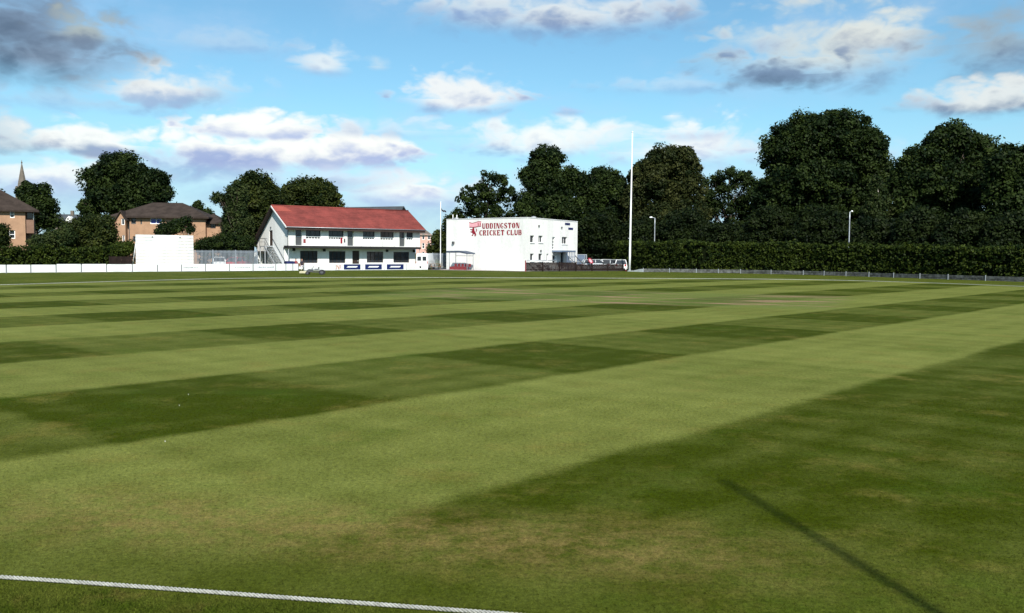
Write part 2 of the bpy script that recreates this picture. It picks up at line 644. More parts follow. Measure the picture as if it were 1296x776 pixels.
M['rope'] = pm('white_rope_fibre', (.31, .315, .29), .9, .35, 16, .3)
M['grey_board'] = pm('weathered_grey_board', (.095, .10, .095), .85, .75, 2.6, .3)
M['paving'] = pm('pale_paving', (.42, .36, .33), .85, .2, 1)
M['asphalt'] = pm('asphalt', (.06, .06, .062), .9, .25, 1, .2)


# ------------------------------------------------------------------ turf
def turf_material():
    mt, nt, bs = new_mat('mown_turf')
    pos = nt.node('ShaderNodeNewGeometry').outputs['Position']
    a = math.radians(49.2)
    nA = (math.sin(a), -math.cos(a), 0)
    nB = (math.cos(a), math.sin(a), 0)
    wob = nt.math('MULTIPLY', nt.math('SUBTRACT', nt.noise(pos, .28, 3), .5), .55)
    wob2 = nt.math('MULTIPLY', nt.math('SUBTRACT', nt.noise(pos, 2.2, 3), .5), .28)
    w = nt.math('ADD', wob, wob2)

    def stripe(nv, edge, width, soft):
        d = nt.math('ADD', nt.dot(pos, nv), w)
        ph = nt.math('PINGPONG', nt.math('SUBTRACT', d, edge - width / 2), width)   # 0..width..0, dark centre at 0
        return nt.mapr(ph, width / 2 - soft, width / 2 + soft)                        # 0 dark, 1 light
    sa = stripe(nA, -5.7 + 2.225 + 2.225 - 4.45, 4.45, .30)
    sb = stripe(nB, 5.1, 4.1, .32)
    return mt, nt, bs, pos, sa, sb


def build_turf():
    mt, nt, bs, pos, _, _ = turf_material()
    a = math.radians(49.2)
    nA = (math.sin(a), -math.cos(a), 0)
    nB = (math.cos(a), math.sin(a), 0)
    w = nt.math('ADD', nt.math('MULTIPLY', nt.math('SUBTRACT', nt.noise(pos, .28, 3), .5), .42),
                nt.math('MULTIPLY', nt.math('SUBTRACT', nt.noise(pos, 3.2, 4), .5), .24))
    # along-slope position; dark band centres every two widths
    dA = nt.math('ADD', nt.dot(pos, nA), w)
    dB = nt.math('ADD', nt.dot(pos, nB), w)
    # A: [-10.2,-5.7] light, so centre of the dark band at -5.7+2.225
    phA = nt.math('PINGPONG', nt.math('SUBTRACT', dA, -5.72 + 2.22 - 89.0), 4.45)
    sa = nt.mapr(phA, 2.22 - .17, 2.22 + .17)
    # B: [5.1,9.1] dark
    phB = nt.math('PINGPONG', nt.math('SUBTRACT', dB, 7.1 - 86.0), 4.3)
    sb = nt.mapr(phB, 2.1 - .2, 2.1 + .2)
    big = nt.noise(pos, .16, 4, .6)
    mid = nt.noise(pos, 1.3, 5, .65)
    fine = nt.noise(pos, 22, 4, .7)
    vfine = nt.noise(pos, 130, 3, .7)
    # the paler the deeper into a light band; the second cut shows mostly inside the dark bands
    # the last dark band was hardly cross cut; faint passes of the mower, half a metre wide
    sb = nt.math('ADD', nt.math('MULTIPLY', sb, nt.mapr(dA, -6.2, -5.0, 1.0, .3)), nt.mapr(dA, -6.2, -5.0, 0.0, .12))
    passes = nt.math('SUBTRACT', nt.math('PINGPONG', dA, .52), .26)
    passes = nt.math('ADD', passes, nt.math('SUBTRACT', nt.math('PINGPONG', dB, .52), .26))
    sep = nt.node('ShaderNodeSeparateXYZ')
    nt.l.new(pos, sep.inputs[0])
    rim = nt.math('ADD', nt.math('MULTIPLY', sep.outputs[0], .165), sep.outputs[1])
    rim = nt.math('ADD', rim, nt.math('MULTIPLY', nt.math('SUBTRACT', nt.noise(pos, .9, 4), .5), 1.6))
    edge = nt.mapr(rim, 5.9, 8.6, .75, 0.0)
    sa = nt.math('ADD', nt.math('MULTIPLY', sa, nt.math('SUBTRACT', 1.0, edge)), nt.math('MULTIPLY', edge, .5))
    rim = nt.mapr(rim, 5.6, 7.6, .55, 1.0)  # darker strip by the near rope, partly lens falloff painted into the turf
    t = nt.math('ADD', nt.math('MULTIPLY', sa, .60), nt.math('MULTIPLY', sb, nt.math('SUBTRACT', .26, nt.math('MULTIPLY', sa, .16))))
    t = nt.math('ADD', t, nt.math('MULTIPLY', nt.math('SUBTRACT', big, .5), .42))
    t = nt.math('ADD', t, nt.math('MULTIPLY', nt.math('SUBTRACT', mid, .5), .46))
    t = nt.math('ADD', t, nt.math('MULTIPLY', nt.math('SUBTRACT', nt.noise(pos, 6, 5, .7), .5), .30))
    t = nt.math('ADD', t, nt.math('MULTIPLY', passes, .20))
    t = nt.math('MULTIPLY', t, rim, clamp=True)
    col = nt.mix(t, (.029, .041, .0006), (.155, .172, .042))
    yel = nt.mapr(nt.noise(pos, .75, 6, .72), .5, .74)
    col = nt.mix(nt.math('MULTIPLY', yel, .5), col, (.140, .116, .028))
    lush = nt.mapr(nt.noise(nt.vmath('ADD', pos, (31, 7, 0)).outputs[0], .5, 6, .72), .5, .72)
    col = nt.mix(nt.math('MULTIPLY', lush, .4), col, (.033, .066, .003))
    # worn straw band where bowlers and fielders walk, along the near boundary
    dl = nt.math('ADD', nt.math('MULTIPLY', sep.outputs[0], .19), sep.outputs[1])
    dl = nt.math('ABSOLUTE', nt.math('SUBTRACT', dl, 6.98))
    xl = nt.mapr(nt.math('ABSOLUTE', nt.math('ADD', sep.outputs[0], 1.2)), 2.0, 4.2, 1.0, 0.0)
    band = nt.math('MULTIPLY', nt.mapr(dl, .1, 1.15, 1.0, 0.0), xl)
    band = nt.math('MULTIPLY', band, nt.mapr(nt.noise(pos, 3.1, 7, .78), .34, .70))
    col = nt.mix(nt.math('MULTIPLY', band, .72), col, (.175, .125, .045))
    # the cricket square in the middle: close-cut strips, some worn to earth
    c0, d0 = (5.0, 48.5), math.radians(-24)
    ux = nt.dot(nt.vmath('SUBTRACT', pos, (c0[0], c0[1], 0)).outputs[0], (math.cos(d0), math.sin(d0), 0))
    uy = nt.dot(nt.vmath('SUBTRACT', pos, (c0[0], c0[1], 0)).outputs[0], (-math.sin(d0), math.cos(d0), 0))
    sq = nt.math('MULTIPLY', nt.mapr(nt.math('ABSOLUTE', ux), 11.0, 12.4, 1.0, 0.0), nt.mapr(nt.math('ABSOLUTE', uy), 6.4, 7.2, 1.0, 0.0))
    comb = nt.node('ShaderNodeCombineXYZ')
    nt.l.new(nt.math('MULTIPLY', ux, .16), comb.inputs[0])
    nt.l.new(nt.math('MULTIPLY', uy, .62), comb.inputs[1])
    worn = nt.mapr(nt.noise(comb.outputs[0], 1.0, 4, .6), .5, .66)
    col = nt.mix(nt.math('MULTIPLY', sq, .5), col, (.085, .115, .028))
    col = nt.mix(nt.math('MULTIPLY', nt.math('MULTIPLY', sq, worn), .9), col, (.23, .145, .095))
    # grain of single shoots
    g = nt.math('ADD', nt.math('MULTIPLY', fine, .34), nt.math('MULTIPLY', vfine, .33))
    g = nt.math('ADD', g, nt.math('MULTIPLY', nt.noise(pos, 55, 4, .75), .33))
    gm_ = nt.mapr(g, .34, .66, .22, 1.78, smooth=False)
    comb2 = nt.node('ShaderNodeCombineXYZ')
    for i in range(3):
        nt.l.new(gm_, comb2.inputs[i])
    col = nt.mix(1.0, col, comb2.outputs[0], 'MULTIPLY')
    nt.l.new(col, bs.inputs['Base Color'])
    bs.inputs['Roughness'].default_value = .85
    bs.inputs['Specular IOR Level'].default_value = .03
    bp = nt.node('ShaderNodeBump')
    bp.inputs['Strength'].default_value = .55
    bp.inputs['Distance'].default_value = .012
    nt.l.new(g, bp.inputs['Height'])
    nt.l.new(bp.outputs[0], bs.inputs['Normal'])
    return mt


def rough_grass():
    mt, nt, bs = new_mat('rough_grass')
    pos = nt.node('ShaderNodeNewGeometry').outputs['Position']
    n1 = nt.noise(pos, .3, 5, .65)
    n2 = nt.noise(pos, 3.0, 5, .7)
    n3 = nt.noise(pos, 60, 3, .7)
    t = nt.math('ADD', nt.math('MULTIPLY', n1, .5), nt.math('MULTIPLY', n2, .5))
    col = nt.mix(nt.mapr(t, .3, .7), (.024, .042, .002), (.088, .10, .016))
    col = nt.mix(nt.mapr(nt.noise(pos, 1.1, 4, .7), .55, .75), col, (.12, .095, .025))
    gm_ = nt.mapr(n3, .32, .68, .3, 1.7, smooth=False)
    comb = nt.node('ShaderNodeCombineXYZ')
    for i in range(3):
        nt.l.new(gm_, comb.inputs[i])
    nt.l.new(nt.mix(1.0, col, comb.outputs[0], 'MULTIPLY'), bs.inputs['Base Color'])
    bs.inputs['Roughness'].default_value = .9
    bs.inputs['Specular IOR Level'].default_value = .03
    b = nt.node('ShaderNodeBump')
    b.inputs['Strength'].default_value = .6
    b.inputs['Distance'].default_value = .02
    nt.l.new(n3, b.inputs['Height'])
    nt.l.new(b.outputs[0], bs.inputs['Normal'])
    return mt


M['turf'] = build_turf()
M['rough'] = rough_grass()

g = MB()
g.poly([(-2500, -600, 0), (2500, -600, 0), (2500, 4500, 0), (-2500, 4500, 0)])
tag(g.build('ground', M['rough']), kind='structure')

FAR = [(-60, 40), (-38, 50), (-32.1, 57.8), (-29.6, 63.1), (-24.1, 73.4), (-18, 78.5), (-11.9, 81.4), (-3.3, 82.6), (6, 83.9), (14.5, 84.6),
       (25.8, 84.2), (32.5, 79.2), (38.1, 69.0), (43, 57), (48, 40)]


def smooth_path(p, n=8):
    out = []
    for i in range(len(p) - 1):
        a, b, c, d = (Vector(p[max(i - 1, 0)]), Vector(p[i]), Vector(p[i + 1]), Vector(p[min(i + 2, len(p) - 1)]))
        for k in range(n):
            t = k / n
            out.append(.5 * ((2 * b) + (c - a) * t + (2 * a - 5 * b + 4 * c - d) * t * t + (3 * b - a - 3 * c + d) * t ** 3))
    out.append(Vector(p[-1]))
    return out


farp = smooth_path(FAR)
pl = MB()
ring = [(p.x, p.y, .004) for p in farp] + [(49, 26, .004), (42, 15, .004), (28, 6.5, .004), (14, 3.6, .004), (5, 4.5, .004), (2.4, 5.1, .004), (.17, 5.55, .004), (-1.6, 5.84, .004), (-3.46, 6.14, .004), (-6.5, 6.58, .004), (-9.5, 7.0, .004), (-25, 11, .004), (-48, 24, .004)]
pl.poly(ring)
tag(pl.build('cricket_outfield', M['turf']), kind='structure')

# far boundary: a rope on the grass
fb = MB()
fb.tube([(p.x, p.y, .022) for p in farp], .022, 6)
tag(fb.build('boundary_rope', M['rope']), 'thin white boundary rope curving along the far edge of the mown field', 'rope')


def near_rope():
    ctrl = [(-9.5, 6.92), (-6.5, 6.50), (-3.46, 6.06), (-1.6, 5.76), (.17, 5.46), (2.4, 5.0), (5, 4.35)]
    path = smooth_path([(x, y, 0.0) for x, y in ctrl], 60)
    # arc length sampling
    out = [path[0]]
    step = .011
    acc = 0
    for i in range(1, len(path)):
        seg = path[i] - path[i - 1]
        L = seg.length
        while acc + L >= step:
            t = (step - acc) / L
            p = path[i - 1] + seg * t
            out.append(p)
            path[i - 1] = p
            seg = path[i] - p
            L = seg.length
            acc = 0
        acc += L
    R = .0138
    mb = MB()
    for k in range(3):
        pts = []
        for i, p in enumerate(out):
            a = 2 * math.pi * (i * step / .085 + k / 3)
            d = (out[min(i + 1, len(out) - 1)] - out[max(i - 1, 0)]).normalized()
            side = Vector((-d.y, d.x, 0))
            wob = .006 * math.sin(i * .013) + .01 * math.sin(i * .0031 + 1)
            pts.append(p + Vector((0, 0, .018)) + side * (math.cos(a) * R * .6 + wob) + Z * math.sin(a) * R * .6)
        mb.tube(pts, R * .47, 7)
    return mb.build('boundary_rope', M['rope'])


tag(near_rope(), 'twisted white boundary rope lying on the grass right in front of the camera', 'rope')


def grass_blades():
    """short mown shoots on the strip of turf nearest to the rope, thinning out with distance"""
    rng = np.random.default_rng(77)
    n = 420000
    y = 4.6 + 9.5 * rng.random(n) ** 1.7
    x = (rng.random(n) - .5) * 1.32 * y
    edge = 5.46 - .165 * (x - .17)
    rough = y < edge - .03
    h = rng.uniform(.008, .019, n) + np.where(rough, rng.uniform(.004, .02, n), 0)
    w_ = rng.uniform(.0012, .0026, n) * (1 + (y - 5) * .1)
    a = rng.uniform(0, 2 * math.pi, n)
    lean = rng.normal(0, .6, (n, 2)) * h[:, None]
    v = np.zeros((n, 3, 3))
    v[:, 0, 0], v[:, 0, 1] = x - np.cos(a) * w_, y - np.sin(a) * w_
    v[:, 1, 0], v[:, 1, 1] = x + np.cos(a) * w_, y + np.sin(a) * w_
    v[:, 2, 0], v[:, 2, 1], v[:, 2, 2] = x + lean[:, 0], y + lean[:, 1], h
    v[:, :2, 2] = .003
    me = bpy.data.meshes.new('grass')
    me.vertices.add(n * 3)
    me.vertices.foreach_set('co', v.astype(np.float32).ravel())
    me.loops.add(n * 3)
    me.loops.foreach_set('vertex_index', np.arange(n * 3, dtype=np.int32))
    me.polygons.add(n)
    me.polygons.foreach_set('loop_start', np.arange(0, n * 3, 3, dtype=np.int32))
    me.polygons.foreach_set('material_index', rough.astype(np.int32))
    me.update(calc_edges=True)
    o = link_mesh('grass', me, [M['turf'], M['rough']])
    tag(o, 'short mown grass shoots around the near boundary rope', 'grass', kind='stuff')


grass_blades()

# hard standing
pv = MB()
pv.poly([(-10.8, 119.6, .005), (1.6, 114.4, .005), (15.2, 122.9, .005), (12, 140, .005), (-12, 140, .005)])
tag(pv.build('car_park', M['asphalt']), kind='structure')
pv = MB()
pv.poly([(-9.8, 121.5, .009), (2.0, 114.95, .009), (2.6, 116.3, .009), (-9.0, 125.3, .009)])
tag(pv.build('paved_path', M['paving']), kind='structure')

# ------------------------------------------------------------------ sun and sky
SUN_H = Vector((.166, -.986, 0)).normalized()
EL = math.radians(42)
sun_dir = SUN_H * math.cos(EL) + Z * math.sin(EL)
sd = bpy.data.lights.new('sun', 'SUN')
sd.energy = 4.6
sd.angle = math.radians(.55)
sd.color = (1.0, .95, .86)
sun = bpy.data.objects.new('sun', sd)
C.objects.link(sun)
sun.rotation_euler = sun_dir.to_track_quat('Z', 'Y').to_euler()
sun.location = (20, -60, 60)
EXPO = .7


def sky_world():
    w = bpy.data.worlds.new('World')
    S.world = w
    w.use_nodes = True
    nt = NT(w.node_tree)
    bg = w.node_tree.nodes['Background']
    STR = .1
    k = 1.0 / (STR * 2 ** EXPO)
    bg.inputs['Strength'].default_value = STR
    sky = nt.node('ShaderNodeTexSky', sky_type='NISHITA')
    sky.sun_disc = False
    sky.sun_elevation = EL
    sky.sun_rotation = math.atan2(SUN_H.x, SUN_H.y)
    sky.altitude = 50
    sky.air_density = 1.0
    sky.dust_density = .6
    sky.ozone_density = 1.6
    g = nt.node('ShaderNodeTexCoord').outputs['Generated']
    sep = nt.node('ShaderNodeSeparateXYZ')
    nt.l.new(g, sep.inputs[0])
    x, y, z = sep.outputs
    az = nt.math('ARCTAN2', x, y)
    el = nt.math('ARCSINE', z)
    cb = nt.node('ShaderNodeCombineXYZ')
    nt.l.new(az, cb.inputs[0])
    nt.l.new(nt.math('MULTIPLY', el, 1.9), cb.inputs[1])
    v = cb.outputs[0]
    vor = nt.node('ShaderNodeTexVoronoi', feature='F1')
    vd = nt.node('ShaderNodeTexNoise')
    nt.l.new(v, vd.inputs['Vector'])
    vd.inputs['Scale'].default_value = 14
    vd.inputs['Detail'].default_value = 3
    wv = nt.vmath('ADD', v, nt.vmath('MULTIPLY', nt.vmath('SUBTRACT', vd.outputs['Color'], (.5, .5, .5)).outputs[0], (.07, .07, 0)).outputs[0]).outputs[0]
    nt.l.new(wv, vor.inputs['Vector'])
    vor.inputs['Scale'].default_value = 24
    vor.inputs['Detail'].default_value = 2
    vor.inputs['Roughness'].default_value = .5
    puff = nt.math('SUBTRACT', vor.outputs['Distance'], .50)
    nz = nt.math('ADD', nt.math('MULTIPLY', nt.noise(v, 11, 8, .62, dist=.3), .55), nt.math('MULTIPLY', puff, .55))
    nz2 = nt.noise(nt.vmath('ADD', v, (3.1, 1.7, 5)).outputs[0], 26, 7, .65)
    wisp = nt.noise(nt.vmath('ADD', v, (9.1, 4.7, 2)).outputs[0], 5, 8, .6)

    # one cloud
    gr = bpy.data.node_groups.new('cloud', 'ShaderNodeTree')
    for nm in ('az', 'el', 'n1', 'n2', 'ca', 'ce', 'rx', 'rt', 'rb', 'soft', 'dens', 'amp'):
        gr.interface.new_socket(nm, in_out='INPUT', socket_type='NodeSocketFloat')
    for nm in ('sky', 'lit', 'shade'):
        gr.interface.new_socket(nm, in_out='INPUT', socket_type='NodeSocketColor')
    gr.interface.new_socket('out', in_out='OUTPUT', socket_type='NodeSocketColor')
    q = NT(gr)
    gi = q.node('NodeGroupInput').outputs
    go = q.node('NodeGroupOutput')
    nn = q.math('SUBTRACT', gi['n1'], .5)
    n2 = q.math('SUBTRACT', gi['n2'], .5)
    dx = q.math('DIVIDE', q.math('SUBTRACT', gi['az'], gi['ca']), gi['rx'])
    de = q.math('SUBTRACT', gi['el'], gi['ce'])
    isup = q.math('GREATER_THAN', de, 0.0)
    ry = q.math('ADD', q.math('MULTIPLY', isup, gi['rt']), q.math('MULTIPLY', q.math('SUBTRACT', 1.0, isup), gi['rb']))
    dy = q.math('DIVIDE', de, ry)
    r = q.math('SQRT', q.math('ADD', q.math('MULTIPLY', dx, dx), q.math('MULTIPLY', dy, dy)))
    am = q.math('MULTIPLY', gi['amp'], q.math('ADD', .55, q.math('MULTIPLY', isup, .45)))
    r = q.math('ADD', r, q.math('MULTIPLY', q.math('ADD', nn, q.math('MULTIPLY', n2, .5)), am))
    lo = q.math('SUBTRACT', 1.0, gi['soft'])
    mask = q.math('MULTIPLY', q.mapr(r, lo, 1.0, 1.0, 0.0), gi['dens'])
    tt = q.math('ADD', dy, q.math('MULTIPLY', nn, 1.5))
    tt = q.math('ADD', tt, q.math('MULTIPLY', n2, 1.0))
    lit = q.mapr(tt, -.7, .3)
    col = q.mix(lit, gi['shade'], gi['lit'])
    q.l.new(q.mix(mask, gi['sky'], col), go.inputs[0])

    # base sky: nishita, tinted a little to the greenish blue of the photograph
    base = nt.mix(1.0, sky.outputs[0], (SKY_TINT[0], SKY_TINT[1], SKY_TINT[2]), 'MULTIPLY')
    # thin high veil
    veil = nt.mapr(wisp, .42, .75)
    veil = nt.math('MAXIMUM', nt.math('MULTIPLY', veil, .42), nt.mapr(nt.math('ADD', el, nt.math('MULTIPLY', nt.math('SUBTRACT', wisp, .5), .12)), .03, .15, .62, 0.0))
    cur = nt.mix(veil, base, tuple(c * k for c in (.50, .68, .93)))
    W = (1.02, 1.04, 1.0)
    L = (.29, .45, .72)
    G = (.18, .28, .44)
    D = (.10, .16, .25)
    clouds = [
        # px, py, rx, r_top, r_bottom, soft, dens, lit, shade, amp   (seen sizes; turned into angles below)
        (300, 215, 190, 40, 40, .9, .55, (.62, .72, .9), L, .8),
        (700, 250, 420, 40, 40, .9, .55, (.62, .72, .92), L, .8),
        (60, 240, 120, 40, 40, .9, .5, (.6, .72, .9), L, .8),
        (1040, 200, 120, 25, 25, .9, .5, (.8, .85, .95), L, .9),
        (760, 175, 260, 28, 24, .95, .55, W, L, 1.1),
        (690, 185, 110, 28, 20, .7, .85, W, L, .9),
        (860, 192, 130, 24, 22, .8, .85, W, (.45, .55, .8), .9),
        (868, 165, 62, 24, 14, .75, .75, W, (.5, .6, .82), 1.0),
        (850, 146, 20, 10, 10, .8, .8, W, W, .9),
        (720, 141, 26, 6, 6, .9, .6, (.5, .6, .85), L, .9),
        (60, 222, 110, 26, 22, .7, .85, W, (.5, .62, .85), .8),
        (520, 240, 100, 26, 26, .7, .9, W, (.48, .58, .85), .8),
        (290, 205, 120, 22, 22, .8, .7, (.8, .86, .95), L, .8),
        (15, 180, 50, 30, 18, .6, .85, (.7, .78, .82), G, .8),
        (118, 182, 78, 26, 16, .5, .92, W, (.30, .40, .58), .8),
        (360, 192, 172, 30, 22, .4, .97, W, (.36, .46, .74), .75),
        (240, 182, 50, 20, 16, .5, .9, W, (.4, .5, .76), .8),
        (325, 165, 82, 26, 12, .4, .97, W, (.5, .6, .84), .75),
        (470, 190, 62, 22, 18, .4, .95, W, (.42, .52, .8), .75),
        (205, 112, 100, 30, 26, .75, .85, (.85, .9, .9), (.30, .41, .60), .9),
        (190, 118, 60, 30, 16, .6, .8, (.9, .93, .92), L, .9),
        (410, 84, 42, 22, 12, .65, .85, (.85, .92, .94), (.40, .53, .75), .9),
        (478, 84, 20, 12, 8, .9, .6, (.7, .82, .88), L, .9),
        (586, 126, 80, 32, 19, .45, .95, (.92, .95, .95), (.32, .43, .68), .7),
        (280, 55, 120, 18, 14, .95, .45, (.6, .74, .86), L, 1.1),
        (500, 165, 110, 16, 12, .95, .55, (.78, .88, .95), L, 1.1),
        (110, 130, 120, 16, 14, .95, .5, (.5, .64, .8), L, 1.1),
        (850, 110, 90, 12, 10, .95, .4, (.7, .82, .92), L, 1.1),
        (430, 225, 120, 20, 18, .9, .6, (.75, .84, .97), L, .9),
        (720, 18, 215, 36, 30, .7, .92, (.8, .86, .88), (.25, .34, .54), .8),
        (600, 8, 90, 18, 18, .8, .7, (.75, .83, .86), L, .9),
        (1045, 72, 150, 64, 40, .7, .92, (.70, .77, .76), (.22, .30, .44), .85),
        (1000, 95, 90, 22, 18, .6, .85, G, D, .8),
        (1110, 48, 56, 32, 20, .6, .85, (.78, .82, .78), (.3, .38, .52), .8),
        (955, 50, 50, 26, 20, .8, .6, (.72, .8, .8), L, .9),
        (1262, 52, 85, 42, 44, .8, .8, (.36, .43, .48), (.16, .2, .3), .8),
        (1250, 130, 82, 26, 15, .5, .92, (.82, .86, .85), (.20, .28, .42), .8),
        (1170, 134, 50, 10, 8, .8, .7, (.5, .6, .72), G, .9),
        (55, 70, 130, 56, 36, .75, .92, (.24, .31, .42), D, .55),
        (20, 30, 110, 50, 40, .8, .85, (.18, .25, .36), D, .55),
        (105, 42, 44, 26, 16, .7, .75, (.5, .56, .52), (.2, .27, .38), .9),
    ]
    yaw_c = [0]
    for (px, py, rx, rtp, rbt, soft, dens, lit, shade, amp) in clouds:
        d = ray(px, py).normalized()
        nd = nt.node('ShaderNodeGroup')
        nd.node_tree = gr
        ii = nd.inputs
        nt.l.new(az, ii['az'])
        nt.l.new(el, ii['el'])
        nt.l.new(nz, ii['n1'])
        nt.l.new(nz2, ii['n2'])
        ii['ca'].default_value = math.atan2(d.x, d.y)
        ii['ce'].default_value = math.asin(d.z)
        ii['rx'].default_value = rx / F * 1.14
        ii['rt'].default_value = rtp / F * 1.22
        ii['rb'].default_value = rbt / F * 1.25
        ii['soft'].default_value = min(soft * 1.3, .98)
        ii['dens'].default_value = dens
        ii['amp'].default_value = amp * 1.9
        nt.l.new(cur, ii['sky'])
        ii['lit'].default_value = (*[c * k for c in lit], 1)
        ii['shade'].default_value = (*[c * k for c in shade], 1)
        cur = nd.outputs[0]
    nt.l.new(cur, bg.inputs['Color'])
    w.cycles.sampling_method = 'MANUAL'
    w.cycles.sample_map_resolution = 512


SKY_TINT = (.58, .84, .87)
sky_world()
vs = S.view_settings
vs.view_transform = 'Standard'
vs.look = 'None'
vs.gamma = 1
vs.use_curve_mapping = False
vs.exposure = EXPO


# ================================================================== PAVILION
def pavilion():
    th = math.radians(38)
    A = Vector((math.cos(th), math.sin(th), 0))
    O = Vector((-28.6, 118, 0))
    L, D, RY = 19.8, 10.1, 3.9
    t = thing('cricket_pavilion', 'white two storey pavilion with red tiled roof and overhanging upper floor', 'pavilion', O, th)
    LZ = Vector((0, 0, 0))
    z_sl, z_e, z_r = 3.02, 5.35, 8.12
    slope = (z_r - z_e) / (RY + .7)
    wt = z_e + .7 * slope          # wall top at the front
    bs_ = (z_r - 3.15) / (10.5 - RY)
    wb = z_r - (D - RY) * bs_

    def fx(px, py, y=0.0):
        return plane_hit(px, py, O + Vector((-A.y, A.x, 0)) * y, A)
    # upper openings
    up = []
    for x0, x1, y0, y1, door in ((374, 382.3, 290, 310, 1), (387.2, 406, 290.6, 302.6, 0), (416, 434.8, 290.8, 303, 0), (439.7, 447.4, 291, 311.5, 1),
                                 (459.4, 474.3, 292, 303.3, 0), (481.5, 498.3, 292.3, 304, 0), (505.5, 512.6, 292.6, 311.5, 1), (514.5, 522.8, 292.8, 304, 0)):
        a0, a1 = fx(x0, 300)[0], fx(x1, 300)[0]
        zt = fx((x0 + x1) / 2, y0)[1]
        zb = z_sl + .06 if door else fx((x0 + x1) / 2, y1)[1]
        up.append((a0, a1, zb, zt, door))
    lo = []
    for x0, x1, y0, y1, door in ((380, 402, 317.5, 333, 0), (416.5, 437.2, 318, 333, 0), (446, 455, 317.5, 341, 1), (464.3, 485.2, 318.5, 332.5, 0), (498, 518, 319, 332.5, 0)):
        a0, a1 = fx(x0, 325, 1.2)[0], fx(x1, 325, 1.2)[0]
        zt = fx((x0 + x1) / 2, y0, 1.2)[1]
        zb = .05 if door else fx((x0 + x1) / 2, y1, 1.2)[1]
        lo.append((a0, a1, zb, zt, door))
    w = MB()
    w.wall(LZ, X, Yv, 0, L, z_sl, wt, up, .22)
    w.wall(Vector((0, 1.2, 0)), X, Yv, .02, L - .02, 0, z_sl - .005, lo, .2)
    # left gable, with the door openings of the outside stair
    N0 = O
    B = Vector((-A.y, A.x, 0))       # towards the back
    gd = []

    def gx(px, py):
        return plane_hit(px, py, O, B)
    s_up = (gx(345, 300)[0], gx(341, 300)[0])
    s_lo = (gx(338, 322)[0], gx(332.3, 322)[0])
    up_d = (s_up[0], s_up[1] + .1, 3.0, gx(343, 291.5)[1])
    lo_d = (s_lo[0], s_lo[1], .05, 2.05)
    zz = [0, z_sl]
    # gable sheet below the upper floor starts at y=1.2, above at 0
    w.wall(Vector((0, 0, 0)), Yv, X, 1.2, D, 0, z_sl, [lo_d, (up_d[0], up_d[1], 3.0, z_sl)], .15)
    zc = up_d[3]
    w.wall(LZ, Yv, X, 0, RY * 2 - .6, z_sl, min(zc, 5.3), [(up_d[0], up_d[1], z_sl, min(zc, 5.3))], .15)
    zc = min(zc, 5.3)
    yb = RY + (z_r - zc) / bs_
    y2 = RY * 2 - .6
    w.poly([(0, 0, zc), (0, y2, zc), (0, yb, zc), (0, RY, z_r - .02), (0, 0, wt)])
    w.poly([(0, y2, z_sl), (0, D, z_sl), (0, D, wb), (0, yb, zc), (0, y2, zc)])
    # right gable and back
    w.poly([(L, 1.2, 0), (L, D, 0), (L, D, wb), (L, RY, z_r - .02), (L, 0, wt), (L, 0, z_sl), (L, 1.2, z_sl)])
    w.poly([(0, D, 0), (L, D, 0), (L, D, wb), (0, D, wb)])
    # soffit of the overhang
    w.poly([(.0, 0.0, z_sl), (L, 0.0, z_sl), (L, 1.2, z_sl), (.0, 1.2, z_sl)])
    w.build('wall', [M['white']], t)
    # inner dark back so that openings do not look into emptiness
    # slab edge
    MB().box(-.05, L + .05, -.16, 1.19, z_sl - .3, z_sl - .012).build('balcony_slab', M['black'], t)
    # windows, doors
    for a0, a1, zb, zt, door in up:
        if door:
            d = MB().box(a0, a1, .2, .25, zb, zb + (zt - zb) * .52).build('door', M['dark_grey'], t)
            window(t, LZ, X, Yv, (a0, a1, zb + (zt - zb) * .52, zt), .2, M['white_paint'], M['glass'], 0, 0, .05)
        else:
            zm = zb + .26
            window(t, LZ, X, Yv, (a0, a1, zm + .1, zt), .2, M['dark_grey'], M['glass'], 2, 0, .05)
            r = MB()
            r.box(a0, a1, .1, .18, zm, zm + .1)
            r.box(a0, a1, .1, .18, zb, zb + .05)
            n = max(3, int((a1 - a0) / .35))
            for i in range(n + 1):
                c = a0 + .03 + (a1 - a0 - .06) * i / n
                r.box(c - .02, c + .02, .11, .17, zb + .05, zm)
            r.build('balcony_rail', M['white_paint'], t)
            MB().poly_ret([(a0, .215, zb), (a1, .215, zb), (a1, .215, zm + .1), (a0, .215, zm + .1)]).build('window', M['glass'], t)
    for a0, a1, zb, zt, door in lo:
        OL = Vector((0, 1.2, 0))
        if door:
            d = MB().box(a0, a1, 1.36, 1.41, zb, zt).build('door', M['dark_brown'], t)
            MB().box(a1 - .22, a1 - .12, 1.3, 1.358, 1.0, 1.12).build('handle', M['steel'], d)
        else:
            window(t, OL, X, Yv, (a0, a1, zb, zt), .17, M['dark_brown'], M['glass'], 3, 1, .07)
            MB().box(a0 - .08, a1 + .08, 1.1, 1.197, zb - .14, zb - .02).build('sill', M['white_paint'], t)
    # rails between upper panels: thin joints on the white cladding
    for px in (372.6, 411, 437, 457, 469, 484, 499, 527):
        a = fx(px, 305)[0]
        MB().box(a - .02, a + .02, -.012, -.002, z_sl + .02, z_sl + .75).build('cladding_joint', M['mid_grey'], t)
    # small lanterns and boxes under the balcony
    for px, py, s in ((371.5, 316, .34), (410, 316.8, .32), (489.5, 317.5, .3), (523.5, 318, .34)):
        a, z = fx(px, py, 1.2)
        MB().box(a - s / 2, a + s / 2, .98, 1.196, z - s / 2, z + s / 2).build('wall_lamp', M['black'], t, .02)
